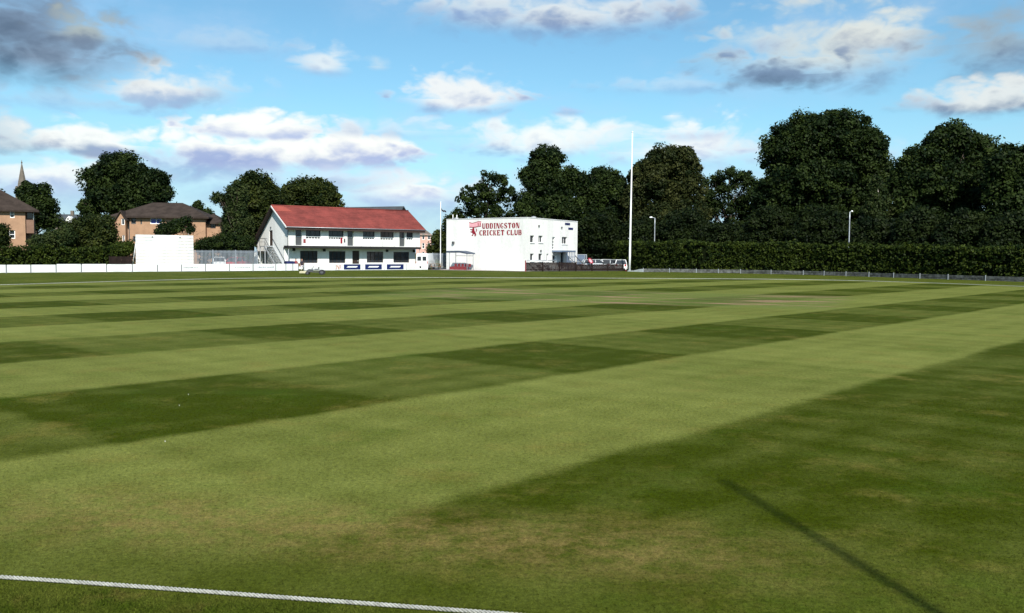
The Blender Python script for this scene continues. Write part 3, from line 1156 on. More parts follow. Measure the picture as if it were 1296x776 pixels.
    # posters on the left of the upper floor
    for px, py, w_, h_, mm in ((385.3, 305, .32, .5, 'maroon_cloth'), (432, 304.5, .26, .75, 'sign_red'), (436, 304.5, .2, .5, 'dark_grey')):
        a, z = fx(px, py)
        MB().box(a - w_ / 2, a + w_ / 2, -.045, -.004, z - h_ / 2, z + h_ / 2).build('poster', M[mm], t)
    # corner posts and downpipe
    for a in (.06, L - .06):
        MB().tube([(a, .02, 0), (a, .02, z_sl - .31)], .05, 8).build('post', M['mid_grey'], t)
    MB().tube([(-.05, -.06, z_sl), (-.05, -.06, 5.2)], .045, 8).build('drainpipe', M['dark_grey'], t)
    # roof
    x0, x1 = -.55, L + .45
    r = MB()
    th_ = .14

    def slab(p, q, mi):
        # sloping slab with tile courses
        n = 11
        for i in range(n):
            a = Vector(p).lerp(Vector(q), i / n)
            b = Vector(p).lerp(Vector(q), (i + 1) / n)
            lift = .028
            r.poly([(x0, a.y, a.z + lift), (x1, a.y, a.z + lift), (x1, b.y, b.z), (x0, b.y, b.z)], mi)
            r.poly([(x0, a.y, a.z), (x1, a.y, a.z), (x1, a.y, a.z + lift), (x0, a.y, a.z + lift)], mi)
        u = [(x0, p[1], p[2] - th_), (x1, p[1], p[2] - th_), (x1, q[1], q[2] - th_), (x0, q[1], q[2] - th_)]
        r.poly(u, mi)
        for s in (x0, x1):
            r.poly([(s, p[1], p[2] - th_), (s, q[1], q[2] - th_), (s, q[1], q[2]), (s, p[1], p[2])], mi)
        r.poly([(x0, p[1], p[2] - th_), (x1, p[1], p[2] - th_), (x1, p[1], p[2]), (x0, p[1], p[2])], mi)
    slab((0, -.7, z_e + .1), (0, RY, z_r + .1), 0)
    slab((0, 10.6, 3.15), (0, RY, z_r + .1), 0)
    rf = r.build('roof', [M['red_tile']], t)
    MB().tube([(x0, RY, z_r + .12), (x1, RY, z_r + .12)], .11, 8).build('ridge_tile', M['red_tile'], rf)
    # a patch of newer tiles at the near end
    q = MB()
    f = lambda u: (-.7 + (RY + .7) * u, z_e + .1 + (z_r - z_e) * u + .034)
    (ya, za), (yb_, zb_) = f(.72), f(.99)
    q.poly([(x0 + .02, ya, za), (x0 + 2.4, ya, za), (x0 + 1.7, yb_, zb_), (x0 + .02, yb_, zb_)])
    q.build('repaired_tile', M['red_tile_new'], rf)
    # gutter, fascia, bargeboards
    MB().tube([(x0, -.78, z_e + .02), (x1, -.78, z_e + .03)], .042, 8).build('gutter', M['steel'], t)
    MB().box(x0 + .02, x1 - .02, -.69, -.62, z_e - .34, z_e - .045).build('fascia', M['dark_brown'], t)
    MB().poly_ret([(x0 + .02, -.62, z_e - .3), (x1 - .02, -.62, z_e - .3), (x1 - .02, 0, z_e - .05), (x0 + .02, 0, z_e - .05)]).build('soffit', M['dark_brown'], t)
    for s in (x0 - .05, x1 + .005):
        b = MB()
        b.prism([(s, 10.6, 2.96), (s, RY, z_r - .16), (s, RY, z_r + .1), (s, 10.6, 3.2)], X, .045)
        b.build('bargeboard', M['dark_brown'], t)
        b = MB()
        b.prism([(s, -.72, z_e - .1), (s, RY, z_r - .1), (s, RY, z_r + .1), (s, -.72, z_e + .1)], X, .045)
        b.build('bargeboard', M['white_paint' if s < 0 else 'dark_brown'], t)
    so = MB()
    so.poly([(x0, 10.6, 2.97), (0, 10.6, 2.97), (0, RY, z_r - .1), (x0, RY, z_r - .1)])
    so.poly([(x0, -.72, z_e - .1), (0, -.72, z_e - .1), (0, RY, z_r - .12), (x0, RY, z_r - .12)])
    so.build('soffit', M['dark_brown'], t)
    # gable doors
    MB().box(.1, .14, up_d[0], up_d[1], 3.0, up_d[3]).build('door', M['dark_brown'], t)
    MB().box(.1, .14, lo_d[0], lo_d[1], .05, 2.05).build('door', M['blue_grey'], t)
    MB().box(-.75, -.004, lo_d[0] - .25, lo_d[1] + .3, 2.2, 2.3).build('door_canopy', M['dark_grey'], t)
    # outside stair against the gable
    st = MB()
    la, lb = up_d[0] - .1, up_d[1] + .5
    st.box(-1.15, -.004, la, lb, 2.86, 2.98)
    n = 14
    foot = la - 3.9
    for i in range(n):
        y_ = la - (la - foot) * (i + 1) / n
        z_ = 2.9 - 2.9 * (i + 1) / (n + 1)
        st.box(-1.1, -.02, y_, y_ + .3, z_ - .05, z_)
    for xx in (-1.15, -.07):
        st.prism([(xx, la, 2.7), (xx, la, 2.98), (xx, foot, .12), (xx, foot, -.0), (xx, foot + .3, 0)], X, .05)
    st.box(-1.12, -1.02, lb - .12, lb - .02, 0, 2.86)
    st.box(-1.12, -1.02, la + .05, la + .15, 0, 2.86)
    stair = st.build('outside_stair', M['steel'], t)
    rl = MB()
    rl.tube([(-1.12, lb, 3.95), (-1.12, la, 3.95), (-1.12, foot, 1.0), (-1.12, foot, 0)], .035, 6)
    rl.tube([(-1.12, lb, 3.5), (-1.12, la, 3.5), (-1.12, foot, .55)], .022, 6)
    rl.tube([(-1.12, lb, 3.95), (-.05, lb, 3.95)], .03, 6)
    for i in range(6):
        u = i / 5
        y_ = la + (foot - la) * u
        z_ = 3.95 - 2.95 * u
        rl.tube([(-1.12, y_, z_ - 1.0), (-1.12, y_, z_)], .025, 6)
    rl.tube([(-.06, la, 3.95), (-.06, foot, 1.0)], .035, 6)
    rl.tube([(-1.12, lb, 2.98), (-1.12, lb, 3.95)], .025, 6)
    rl.build('handrail', M['dark_grey'], stair)
    # porch curtain wall beside the lower door
    p = MB()
    p.box(-1.0, -.004, lo_d[1] + .35, lo_d[1] + .43, 0, 2.19)
    p.build('porch_screen', M['white_board'], t)
    # light fitting and vent high in the gable
    s_, z_ = gx(343, 288)
    MB().box(-.12, -.004, s_ - .1, s_ + .1, z_ - .1, z_ + .1).build('wall_lamp', M['dark_grey'], t, .02)
    s_, z_ = gx(359.5, 314)
    MB().box(-.1, -.004, s_ - .08, s_ + .08, z_ - .12, z_ + .12).build('meter_box', M['dark_grey'], t, .02)


def _poly_ret(s, pts, mi=0):
    s.poly(pts, mi)
    return s


MB.poly_ret = _poly_ret
pavilion()


# ================================================================== CLUBHOUSE
def clubhouse():
    Cn = Vector((1.9, 117, 0))
    Lp = Vector((-9.0, 126.2, 0))
    Rp = Vector((8.95, 127.6, 0))
    t = thing('clubhouse', 'plain white flat roofed clubhouse with red lettering and crest on its long wall', 'clubhouse', Cn)
    AL = (Cn - Lp).normalized()        # along the sign wall from its far left end to the corner
    LL = (Cn - Lp).length
    AR = (Rp - Cn).normalized()
    LR = (Rp - Cn).length
    NL = Vector((-AL.y, AL.x, 0))
    NR = Vector((-AR.y, AR.x, 0))
    if NL.y < 0:
        NL = -NL
    if NR.y < 0:
        NR = -NR
    OL = Lp - Cn
    OR = Vector((0, 0, 0))
    hC = plane_hit(667, 275.6, Lp, AL)[1]
    hL = plane_hit(566, 278, Lp, AL)[1]
    hR = plane_hit(727, 280.6, Cn, AR)[1]
    hmin = min(hC, hL, hR) - .3

    def R(px, py):
        return plane_hit(px, py, Cn, AR)
    ups, los, tall = [], [], []
    for x0, x1, y0, y1 in ((671, 676.3, 298, 307), (681.6, 687, 298.2, 307), (711.3, 718, 299.8, 308.8)):
        ups.append((R(x0, 300)[0], R(x1, 300)[0], R(x0, y1)[1], R(x0, y0)[1]))
    for x0, x1, y0, y1 in ((671, 675.6, 321, 330.5), (681.6, 686.5, 321, 330.5), (691.8, 694.4, 321.2, 330.5)):
        los.append((R(x0, 325)[0], R(x1, 325)[0], R(x0, y1)[1], R(x0, y0)[1]))
    tall.append((R(699, 310)[0], R(702.6, 310)[0], R(700, 316)[1], R(700, 300)[1]))
    door = (R(699.0, 330)[0], R(704, 330)[0], .05, R(700, 322.5)[1])
    side_d = (R(709.5, 330)[0], R(714, 330)[0], .05, R(710, 319)[1])
    w = MB()
    w.poly([OL, Vector((0, 0, 0)), Vector((0, 0, hC)), OL + Z * hL])
    holes = ups + los + tall + [door, side_d]
    w.wall(OR, AR, NR, 0, LR, 0, hmin, holes, .28)
    w.poly([Z * hmin, AR * LR + Z * hmin, AR * LR + Z * hR, Z * hC])
    Q = OL + AR * LR
    w.poly([AR * LR, Q, Q + Z * hL, AR * LR + Z * hR])
    w.poly([OL, Q, Q + Z * hL, OL + Z * hL])
    w.build('wall', M['white'], t)
    MB().poly_ret([OL + Z * (hL - .25) + (NL + AR) * .1, Z * (hC - .25), AR * LR + Z * (hR - .25), Q + Z * (hL - .25)]).build('roof', M['slate_grey'], t)
    cp = MB()
    for p, q, a, b in ((OL, Vector((0, 0, 0)), hL, hC), (Vector((0, 0, 0)), AR * LR, hC, hR)):
        nn = Vector((-(q - p).y, (q - p).x, 0)).normalized()
        if nn.y < 0:
            nn = -nn
        k = [p - nn * .05 + Z * a, p + nn * .2 + Z * a, p + nn * .2 + Z * (a + .07), p - nn * .05 + Z * (a + .07)]
        e = [q - nn * .05 + Z * b, q + nn * .2 + Z * b, q + nn * .2 + Z * (b + .07), q - nn * .05 + Z * (b + .07)]
        for i in range(4):
            j = (i + 1) % 4
            cp.poly([k[i], k[j], e[j], e[i]])
        cp.poly(k)
        cp.poly(e)
    cp.build('parapet_coping', M['white_metal'], t)
    for h in ups:
        window(t, OR, AR, NR, h, .22, M['white_paint'], M['glass'], 1 if h[1] - h[0] > 1 else 0, 0, .04, sill=M['white_paint'])
    for h in los:
        window(t, OR, AR, NR, h, .22, M['white_paint'], M['glass'], 0, 0, .04, sill=M['white_paint'])
    for h in tall:
        window(t, OR, AR, NR, h, .2, M['white_paint'], M['glass'], 0, 3, .1)
    for h, mm in ((door, 'white_paint'), (side_d, 'blue_grey')):
        d = MB().obox(OR, AR, NR, h[0], h[1], .2, .25, h[2], h[3]).build('door', M[mm], t)
        MB().obox(OR, AR, NR, h[0] + .15, h[1] - .15, .185, .197, h[2] + 1.0, h[3] - .15).build('door_glass', M['glass'], d)
    # blue nameplates high at the far end
    for px0, px1, py in ((715, 721.2, 283.3), (719.2, 725, 289.3)):
        a0, z = R(px0, py)
        a1, _ = R(px1, py)
        MB().obox(OR, AR, NR, a0, a1, -.05, -.004, z - .13, z + .13).build('nameplate', M['dark_blue'], t)
    for px, py in ((681.6, 286), (710.5, 288), (684, 317.5)):
        a, z = R(px, py)
        MB().obox(OR, AR, NR, a - .1, a + .1, -.15, -.004, z - .1, z + .1).build('wall_lamp', M['dark_grey'], t, .02)
    a, z = plane_hit(574.3, 307.2, Lp, AL)
    MB().obox(OL, AL, NL, a - .16, a + .16, -.25, -.004, z - .16, z + .16).build('floodlight', M['dark_grey'], t, .03)
    # entrance canopy and glazed stair enclosure
    a0, a1 = R(698.5, 318)[0], R(716.5, 318)[0]
    zc = R(706, 317)[1]
    MB().obox(OR, AR, NR, a0, a1, -1.5, -.004, zc - .22, zc).build('entrance_canopy', M['blue_grey'], t, .02)
    en = MB()
    for a in np.linspace(R(706.5, 325)[0], a1 - .1, 5):
        en.obox(OR, AR, NR, a - .04, a + .04, -1.45, -1.37, 0, zc - .225)
    for z in (.6, 1.2, 1.8):
        en.obox(OR, AR, NR, R(706.5, 325)[0], a1 - .1, -1.44, -1.38, z - .03, z + .03)
    en.build('stair_enclosure', M['blue_grey'], t)
    rl = MB()
    o = lambda a, n, z: OR + AR * a + NR * n + Z * z
    b0, b1 = a1 + .05, min(LR - .1, a1 + 2.6)
    rl.tube([o(b0, -1.3, 2.05), o(b1, -1.3, .75), o(b1, -1.3, 0)], .06, 6)
    rl.tube([o(b0, -.2, 1.95), o(b1, -.2, .75), o(b1, -.2, 0)], .045, 6)
    for i in range(4):
        u = i / 4
        rl.tube([o(b0 + (b1 - b0) * u, -1.3, 1.95 - 1.2 * u), o(b0 + (b1 - b0) * u, -1.3, 0)], .03, 6)
    rl.build('handrail', M['dark_grey'], t)
    sp = MB()
    for i in range(5):
        sp.obox(OR, AR, NR, b0 + (b1 - b0) * i / 5, b0 + (b1 - b0) * (i + 1) / 5, -1.25, -.25, 0, .95 - .18 * i)
    sp.build('entrance_step', M['paving'], t)
    # vents on the roof
    for px, py, kind in ((570, 272.5, 0), (575, 273, 0), (572, 274.5, 1), (683, 273.5, 1)):
        A_, O_ = (AL, OL) if px < 660 else (AR, OR)
        N_ = NL if px < 660 else NR
        base = Lp if px < 660 else Cn
        a, z = plane_hit(px, py, base, A_)
        hh = hL if px < 660 else hC
        if kind == 0:
            MB().tube([O_ + A_ * a + N_ * .5 + Z * (hh - .3), O_ + A_ * a + N_ * .5 + Z * (z + .12)], .05, 8).build('flue', M['white_metal'], t)
        else:
            vb = MB()
            vb.tube([O_ + A_ * a + N_ * .9 + Z * (hh - .3), O_ + A_ * a + N_ * .9 + Z * (hh + .22), O_ + A_ * a + N_ * .9 + Z * (hh + .3)], [.28, .34, .12], 12)
            vb.build('roof_vent', M['mid_grey'], t)
    # ---- lettering
    def W(px, py):
        return plane_hit(px, py, Lp, AL)

    def word(body, px0, px1, py0, py1):
        """a painted word: heavy stencilled letters standing a little off the wall"""
        wd = [.62 if ch == 'I' else 1.0 for ch in body]
        gap = .24
        tot = sum(wd) + gap * (len(body) - 1)
        s0, s1 = W(px0, py0)[0], W(px1, py0)[0]
        zt, zb = W((px0 + px1) / 2, py0)[1], W((px0 + px1) / 2, py1)[1]
        u = (s1 - s0) / tot
        b = MB()
        x = s0
        for ch, w_ in zip(body, wd):
            for poly in GLYPH[ch]:
                b.prism([OL + AL * (x + p[0] * w_ * u) + Z * (zb + p[1] * (zt - zb)) - NL * .006 for p in poly], -NL, .016)
            x += (w_ + gap) * u
        b.build('lettering', M['sign_red'], t)
    word('UDDINGSTON', 610.5, 657.3, 282.2, 289.2)
    word('CRICKET', 606.7, 638.2, 291.2, 298.0)
    word('CLUB', 641.5, 660.2, 291.0, 297.6)
    # ---- crest: a scroll over a red rampant beast, traced as closed outlines
    def shape(pts, name, mat, parent, off=.004, thick=.02):
        b = MB()
        vs = [OL + AL * W(*p)[0] + Z * W(*p)[1] - NL * off for p in pts]
        b.prism(vs, -NL, thick)
        return b.build(name, M[mat], parent)
    cr = shape([(594, 282.2), (597.5, 283.0), (601.5, 282.3), (605, 281), (609, 281), (609, 286), (606, 286), (602.5, 287), (599, 287.4), (594.2, 287.0)], 'crest', 'sign_pink', t)
    shape([(594, 281.2), (597.5, 282.2), (601.5, 281.5), (605, 280.2), (609, 280.2), (609, 281.0), (605, 281), (601.5, 282.3), (597.5, 283.0), (594, 282.2)], 'scroll_edge', 'sign_red', cr)
    shape([(594.2, 287.0), (599, 287.4), (602.5, 287), (606, 286), (609, 286), (609, 286.8), (606, 286.8), (602.5, 287.9), (599, 288.2), (594.2, 287.9)], 'scroll_edge', 'sign_red', cr)
    for x_, w_ in ((605.0, .8), (607.6, .8)):
        shape([(x_, 282), (x_ + w_, 282), (x_ + w_, 285.6), (x_, 285.6)], 'scroll_mark', 'sign_red', cr, .026, .01)
    shape([(598.2, 288.6), (600.2, 288.4), (600.4, 291), (601, 293), (602.4, 295.6), (602.8, 297.6), (601.2, 299.6), (600.6, 298.4), (601, 297.2), (599.8, 295.6), (599.2, 297),
           (598.6, 298.6), (596.8, 298.9), (597, 298.1), (598, 297.2), (598.2, 295.4), (597.2, 294.3), (596, 294.4), (595.4, 293), (596.9, 293), (598.0, 291.6), (595.6, 291), (595.2, 289.8), (597.8, 290.4)],
          'beast', 'sign_red', cr)
    shape([(602.2, 293), (603, 291.2), (602.2, 289.6), (602.9, 289.2), (603.8, 291.2), (602.9, 293.8)], 'tail', 'sign_red', cr)
    return t


clubhouse()


# ================================================================== dugout shelter in front of the clubhouse
M['shelter_blue'] = pm('shelter_blue_grey', (.06, .08, .115), .6, .25, 2)


def dugout():
    a = at(571, 340.5)
    b = at(594.5, 341.8)
    a = Vector((a.x, a.y, 0))
    b = Vector((b.x, b.y, 0))
    a = Vector((-8.05, 122.6, 0))
    b = Vector((-5.65, 120.55, 0))
    A = (b - a).normalized()
    L = (b - a).length
    th = math.atan2(A.y, A.x)
    t = thing('team_shelter', 'small open shelter with grey canopy over red seats by the white clubhouse', 'shelter', a, th)
    z0 = 2.25
    r = MB()
    r.prism([(-.5, -.5, z0 + .24), (L * .55, -.5, z0 + .28), (L + .15, -.5, z0 + .0), (L + .15, -.5, z0 - .16), (L * .55, -.5, z0 + .04), (-.5, -.5, z0 - .0)], Yv, 1.5)
    r.build('canopy', M['shelter_blue'], t)
    for x in (0, L):
        for y in (-.4, .8):
            MB().tube([(x, y, 0), (x, y, z0 - .12 if x else z0 + .04)], .04, 8).build('post', M['mid_grey'], t)
    MB().box(.05, L - .05, .78, .82, z0 - .42, z0 - .36).build('rear_rail', M['mid_grey'], t)
    n = 5
    for i in range(n):
        c = .3 + (L - .6) * i / (n - 1)
        s = MB()
        s.box(c - .21, c + .21, .0, .45, .42, .47)
        s.box(c - .21, c + .21, .45, .5, .42, .82)
        s.box(c - .04, c + .04, .2, .28, 0, .42)
        s.build('seat', M['red_plastic'], t, .015)
    MB().box(.0, L, -.42, -.36, .04, .42).build('front_panel', M['red_plastic'], t)


dugout()


# ================================================================== fences
def board_fence_left():
    a = Vector((-56, 78.5, 0))
    pxs = [8, 39, 71, 103, 135, 167.4, 199.3, 229.8, 260, 290.4, 320.3, 349, 361.8, 370.6, 377.6]
    p0, p1 = Vector((-48.4, 87.6, 0)), Vector((-24.9, 108.4, 0))
    A = (p1 - p0).normalized()
    N = Vector((-A.y, A.x, 0))
    t = thing('board_fence', 'long low white board fence along the left edge of the field', 'fence', p0)
    cuts = [plane_hit(px, 340, p0, A)[0] for px in pxs]
    cuts = [cuts[0] - 5.0, cuts[0] - 2.5] + cuts
    for i in range(len(cuts) - 1):
        h = .80 if i < 4 else (.86 if i < 6 else .83)
        MB().obox((0, 0, 0), A, N, cuts[i] + .055, cuts[i + 1] - .055, -.02, .02, .05, h).build('board', M['white_board'], t)
    for c in cuts:
        MB().obox((0, 0, 0), A, N, c - .05, c + .05, .0, .1, 0, .78).build('post', M['grey_joint'], t)
    # faint lettering strokes, too small to read, on three boards
    for px0, px1, mm in ((232, 258, 'mid_grey'), (297, 315, 'mid_grey'), (326, 346, 'blue_grey')):
        s0, s1 = plane_hit(px0, 340, p0, A)[0], plane_hit(px1, 340, p0, A)[0]
        rng = random.Random(px0)
        b = MB()
        x = s0
        while x < s1:
            w_ = rng.uniform(.05, .14)
            hh = rng.uniform(.06, .13)
            b.obox((0, 0, 0), A, N, x, x + w_, -.032, -.021, .40, .40 + hh)
            x += w_ + rng.uniform(.04, .12)
        b.build('faded_print', M[mm], t)


def board_fence_front():
    p0, p1 = Vector((-24.3, 108.9, 0)), Vector((-10.95, 118.7, 0))
    A = (p1 - p0).normalized()
    N = Vector((-A.y, A.x, 0))
    t = thing('board_fence', 'low white board fence below the pavilion carrying the blue advertising boards', 'fence', p0)
    cuts = [plane_hit(px, 340, p0, A)[0] for px in (385, 404, 424.6, 459, 486.4, 514.4, 541.5)]
    for i in range(len(cuts) - 1):
        MB().obox((0, 0, 0), A, N, cuts[i] + .03, cuts[i + 1] - .03, -.02, .02, .05, .82).build('board', M['white_board'], t)
    for c in cuts:
        MB().obox((0, 0, 0), A, N, c - .05, c + .05, .021, .12, 0, .78).build('post', M['grey_joint'], t)
    f = lambda px, py: plane_hit(px, py, p0, A)
    labels = ('blue advertising board on the white fence, left of the ground floor door',
              'blue advertising board on the white fence, middle one of the three',
              'blue advertising board on the white fence, rightmost of the three')
    for (x0, x1, y0, y1), lb in zip(((435, 456, 336.2, 341), (462, 483, 336, 340.8), (489.4, 510.6, 336, 340.8)), labels):
        a0, a1 = f(x0, y0)[0], f(x1, y0)[0]
        zt, zb = f((x0 + x1) / 2, y0)[1], f((x0 + x1) / 2, y1)[1]
        zb, zt = .14, .76
        base = p0 + A * a0
        q = thing('advertising_board', lb, 'sign', base, 0, 'blue advertising boards')
        w_ = a1 - a0
        MB().obox((0, 0, 0), A, N, 0, w_, -.05, -.023, zb, zt).build('panel', M['blue_board'], q)
        st = MB()
        zm = (zb + zt) / 2
        st.obox((0, 0, 0), A, N, w_ * .22, w_ * .82, -.058, -.052, zm + .0, zm + .085)
        st.obox((0, 0, 0), A, N, w_ * .17, w_ * .76, -.058, -.052, zm - .085, zm - .03)
        st.build('white_band', M['white_paint'], q)
    # the M shaped mark
    a0, a1 = f(425.3, 338)[0], f(431, 338)[0]
    zt, zb = .74, .14
    q = thing('logo_sign', 'white sign with a red and tan zigzag letter beside the blue boards', 'sign', p0 + A * a0)
    w_ = a1 - a0
    MB().obox((0, 0, 0), A, N, 0, w_, -.045, -.022, .1, .78).build('panel', M['white_paint'], q)
    k = MB()
    pts = [(.04, zb), (.04, zt), (.5, zb + .05), (.5, zt), (.96, zb + .05), (.96, zt)]
    for i, (u0, u1) in enumerate(((.05, .2), (.55, .7), (.85, .97))):
        k.prism([A * (w_ * u0) - N * .05 + Z * (zb if i != 2 else zb + .1), A * (w_ * u1) - N * .05 + Z * (zb if i != 2 else zb + .1),
                 A * (w_ * u1) - N * .05 + Z * zt, A * (w_ * u0) - N * .05 + Z * zt], -N, .01, 0)
    k.prism([A * (w_ * .2) - N * .05 + Z * zt, A * (w_ * .1) - N * .05 + Z * zt, A * (w_ * .52) - N * .05 + Z * zb, A * (w_ * .6) - N * .05 + Z * (zb + .12)], -N, .012, 1)
    k.build('zigzag_mark', [M['sign_red'], M['tan']], q)
    # white sign with pale red print and a dark blob
    a0, a1 = f(516.2, 338)[0], f(540.5, 338)[0]
    q = thing('printed_sign', 'white sign with small red print at the right end of the fence', 'sign', p0 + A * a0)
    w_ = a1 - a0
    MB().obox((0, 0, 0), A, N, 0, w_, -.045, -.022, .1, .79).build('panel', M['white_paint'], q)
    pr = MB()
    rng = random.Random(4)
    for z, x0, x1, hh in ((.62, .15, .45, .05), (.36, .1, .5, .08), (.2, .1, .4, .03)):
        x = w_ * x0
        while x < w_ * x1:
            u = rng.uniform(.04, .1)
            pr.obox((0, 0, 0), A, N, x, x + u, -.056, -.046, z, z + hh)
            x += u + rng.uniform(.03, .06)
    pr.build('red_print', M['sign_red'], q)
    b = MB()
    c = A * (w_ * .64) - N * .046 + Z * .38
    b.prism([c + A * (.16 * math.cos(k_) * (1 + .3 * math.sin(3 * k_))) + Z * (.15 * math.sin(k_)) for k_ in np.linspace(0, 2 * math.pi, 15)[:-1]], -N, .01)
    b.build('dark_emblem', M['navy_cloth'], q)


board_fence_left()
board_fence_front()


def sight_screen():
    Y = 0
    p0, p1 = Vector((-48.4, 87.6, 0)), Vector((-24.9, 108.4, 0))
    A0 = (p1 - p0).normalized()
    N0 = Vector((-A0.y, A0.x, 0))
    O = p0 + N0 * .55
    a0 = plane_hit(172, 330, O, A0)[0]
    a1 = plane_hit(245, 330, O, A0)[0]
    th = math.atan2(A0.y, A0.x)
    base = O + A0 * a0
    A = Vector((math.cos(th), math.sin(th), 0))
    # width so that the right end lands under its seen edge
    w = plane_hit(245, 330, base, A)[0]
    ztop = plane_hit(208, 297.2, base, A)[1]
    t = thing('sight_screen', 'tall white slatted sight screen standing behind the low white fence', 'sight screen', base, th)
    n = 3
    cuts = [0, w * .28, w * .76, w]
    for i in range(n):
        b = MB()
        k = 11
        z0 = .35
        for j in range(k):
            za = z0 + (ztop - z0) * j / k
            zb = z0 + (ztop - z0) * (j + 1) / k - .03
            b.box(cuts[i] + .012, cuts[i + 1] - .012, -.03, 0, za, zb)
        b.build('slatted_panel', M['white_board'], t)
    fr = MB()
    for x in (.06, w * .28, w * .52, w * .76, w - .06):
        fr.box(x - .04, x + .04, .004, .09, .2, ztop - .04)
        fr.tube([(x, .09, ztop * .8), (x, 1.3, .25)], .035, 6)
    fr.box(.02, w - .02, .095, .15, .3, .4)
    fr.box(.02, w - .02, .095, .15, ztop - .5, ztop - .4)
    fr.build('frame', M['white_metal'], t)
    for x in (.4, w - .4):
        for y in (.12, 1.3):
            MB().tube([(x - .05, y, .2), (x + .05, y, .2)], .2, 14).build('wheel', M['black'], t)
    bt = MB()
    for x in (w * .28, w * .76):
        bt.tube([(x, -.05, ztop - .25), (x, -.03, ztop - .25)], .07, 8)
    bt.build('bolt', M['dark_grey'], t)


sight_screen()


def palisade(name, label, a, b, h, mat, pitch=.15, solid=.06, top_rail=True, post_every=2.7):
    a, b = Vector((*a, 0)), Vector((*b, 0))
    A = (b - a).normalized()
    N = Vector((-A.y, A.x, 0))
    L = (b - a).length
    t = thing(name, label, 'fence', a)
    k = max(1, round(L / post_every))
    for i in range(k):
        x0, x1 = L * i / k, L * (i + 1) / k
        p = MB()
        x = x0 + .08
        while x < x1 - .05:
            p.obox((0, 0, 0), A, N, x, x + solid, -.012, .012, .08, h)
            x += pitch
        for z in (.25, h - .22):
            p.obox((0, 0, 0), A, N, x0 + .06, x1 - .06, .014, .05, z, z + .06)
        p.build('panel', M[mat], t)
    for i in range(k + 1):
        x = L * i / k
        MB().obox((0, 0, 0), A, N, x - .05, x + .05, .014, .1, 0, h + .06).build('post', M[mat], t)
    return t


q0, q1 = pt(240, 330, 112), pt(326, 330, 118)
M['fence_steel'] = pm('fence_steel', (.22, .25, .29), .6, .2, 2)
palisade('palisade_fence', 'tall grey steel fence between the sight screen and the pavilion', (q0.x, 112), (q1.x, 118), 2.35, 'fence_steel', .17, .085)
q0, q1 = pt(546, 330, 128), pt(567, 330, 131)
palisade('palisade_fence', 'grey steel fence in the gap between the pavilion and the clubhouse', (q0.x, 130), (q1.x, 131), 2.2, 'fence_steel', .17, .085)


def dark_fence():
    a, b = Vector((1.64, 114.4, 0)), Vector((14.6, 121.6, 0))
    A = (b - a).normalized()
    N = Vector((-A.y, A.x, 0))
    L = (b - a).length
    t = thing('slat_fence', 'dark brown slatted fence in front of the clubhouse entrance', 'fence', a)
    k = 6
    for i in range(k):
        h = 1.2 if i < 3 else .98
        x0, x1 = L * i / k, L * (i + 1) / k
        p = MB()
        x = x0 + .07
        while x < x1 - .06:
            p.obox((0, 0, 0), A, N, x, x + .075, -.012, .012, .06, h - .05 - random.uniform(0, .05))
            x += .098
        for z in (.2, h - .3):
            p.obox((0, 0, 0), A, N, x0 + .06, x1 - .06, .014, .05, z, z + .08)
        p.build('slat_panel', M['slat'], t)
    for i in range(k + 1):
        x = L * i / k
        MB().obox((0, 0, 0), A, N, x - .055, x + .055, -.055, .055, 0, 1.36 if i == 0 else (1.22 if i < 4 else 1.0)).build('post', M['maroon_cloth' if i == 0 else 'slat'], t)


dark_fence()


# boundary on the right: low grey boards with white posts, hedge behind
WALL = [(14.9, 121.0), (16.4, 115.6), (22.6, 113.4), (27.5, 111.3), (33.2, 105.4), (37.8, 97.9), (41.8, 88.6), (45.4, 81.6), (49.6, 71), (54, 58), (58, 44)]


def low_wall():
    pts = [Vector((*p, 0)) for p in WALL[1:]]
    t = thing('low_board_fence', 'low weathered grey board fence with white posts at the foot of the long hedge', 'fence', pts[0])
    O = pts[0]
    # resample at board length
    path = []
    for i in range(len(pts) - 1):
        n = max(1, round((pts[i + 1] - pts[i]).length / 3.4))
        for k in range(n):
            path.append(pts[i].lerp(pts[i + 1], k / n))
    path.append(pts[-1])
    rng = random.Random(8)
    for i in range(len(path) - 1):
        a, b = path[i] - O, path[i + 1] - O
        A = (b - a).normalized()
        N = Vector((-A.y, A.x, 0))
        L = (b - a).length
        m_ = MB()
        zs = [.03, .17, .32, .47]
        for j in range(3):
            dz = rng.uniform(-.025, .025)
            m_.prism([a + A * .04 + Z * (zs[j] + dz), a + A * (L - .04) + Z * (zs[j] + rng.uniform(-.02, .02)), a + A * (L - .04) + Z * (zs[j + 1] - .02 + dz * .5), a + A * .04 + Z * (zs[j + 1] - .02 + dz)], N, .03)
        m_.build('board', M['grey_board'], t)
        p = MB().obox(a, A, N, -.028, .028, -.045, .025, 0, .52)
        p.build('post', M['steel'], t)


low_wall()
# the pale hose-like edging by the tall pole
e = MB()
c0 = Vector((15.05, 119.4, 0))
e.prism([(0, 0, 0), (1.5, -3.6, 0), (1.5, -3.6, .42), (1.0, -2.4, .34), (.5, -1.2, .16), (0, 0, .1)], (.92, .38, 0), .12)
o = e.build('sloping_kerb', M['white_board'])
o.location = c0
tag(o, 'low white kerb sloping up to the grey boards right of the tall pole', 'kerb')

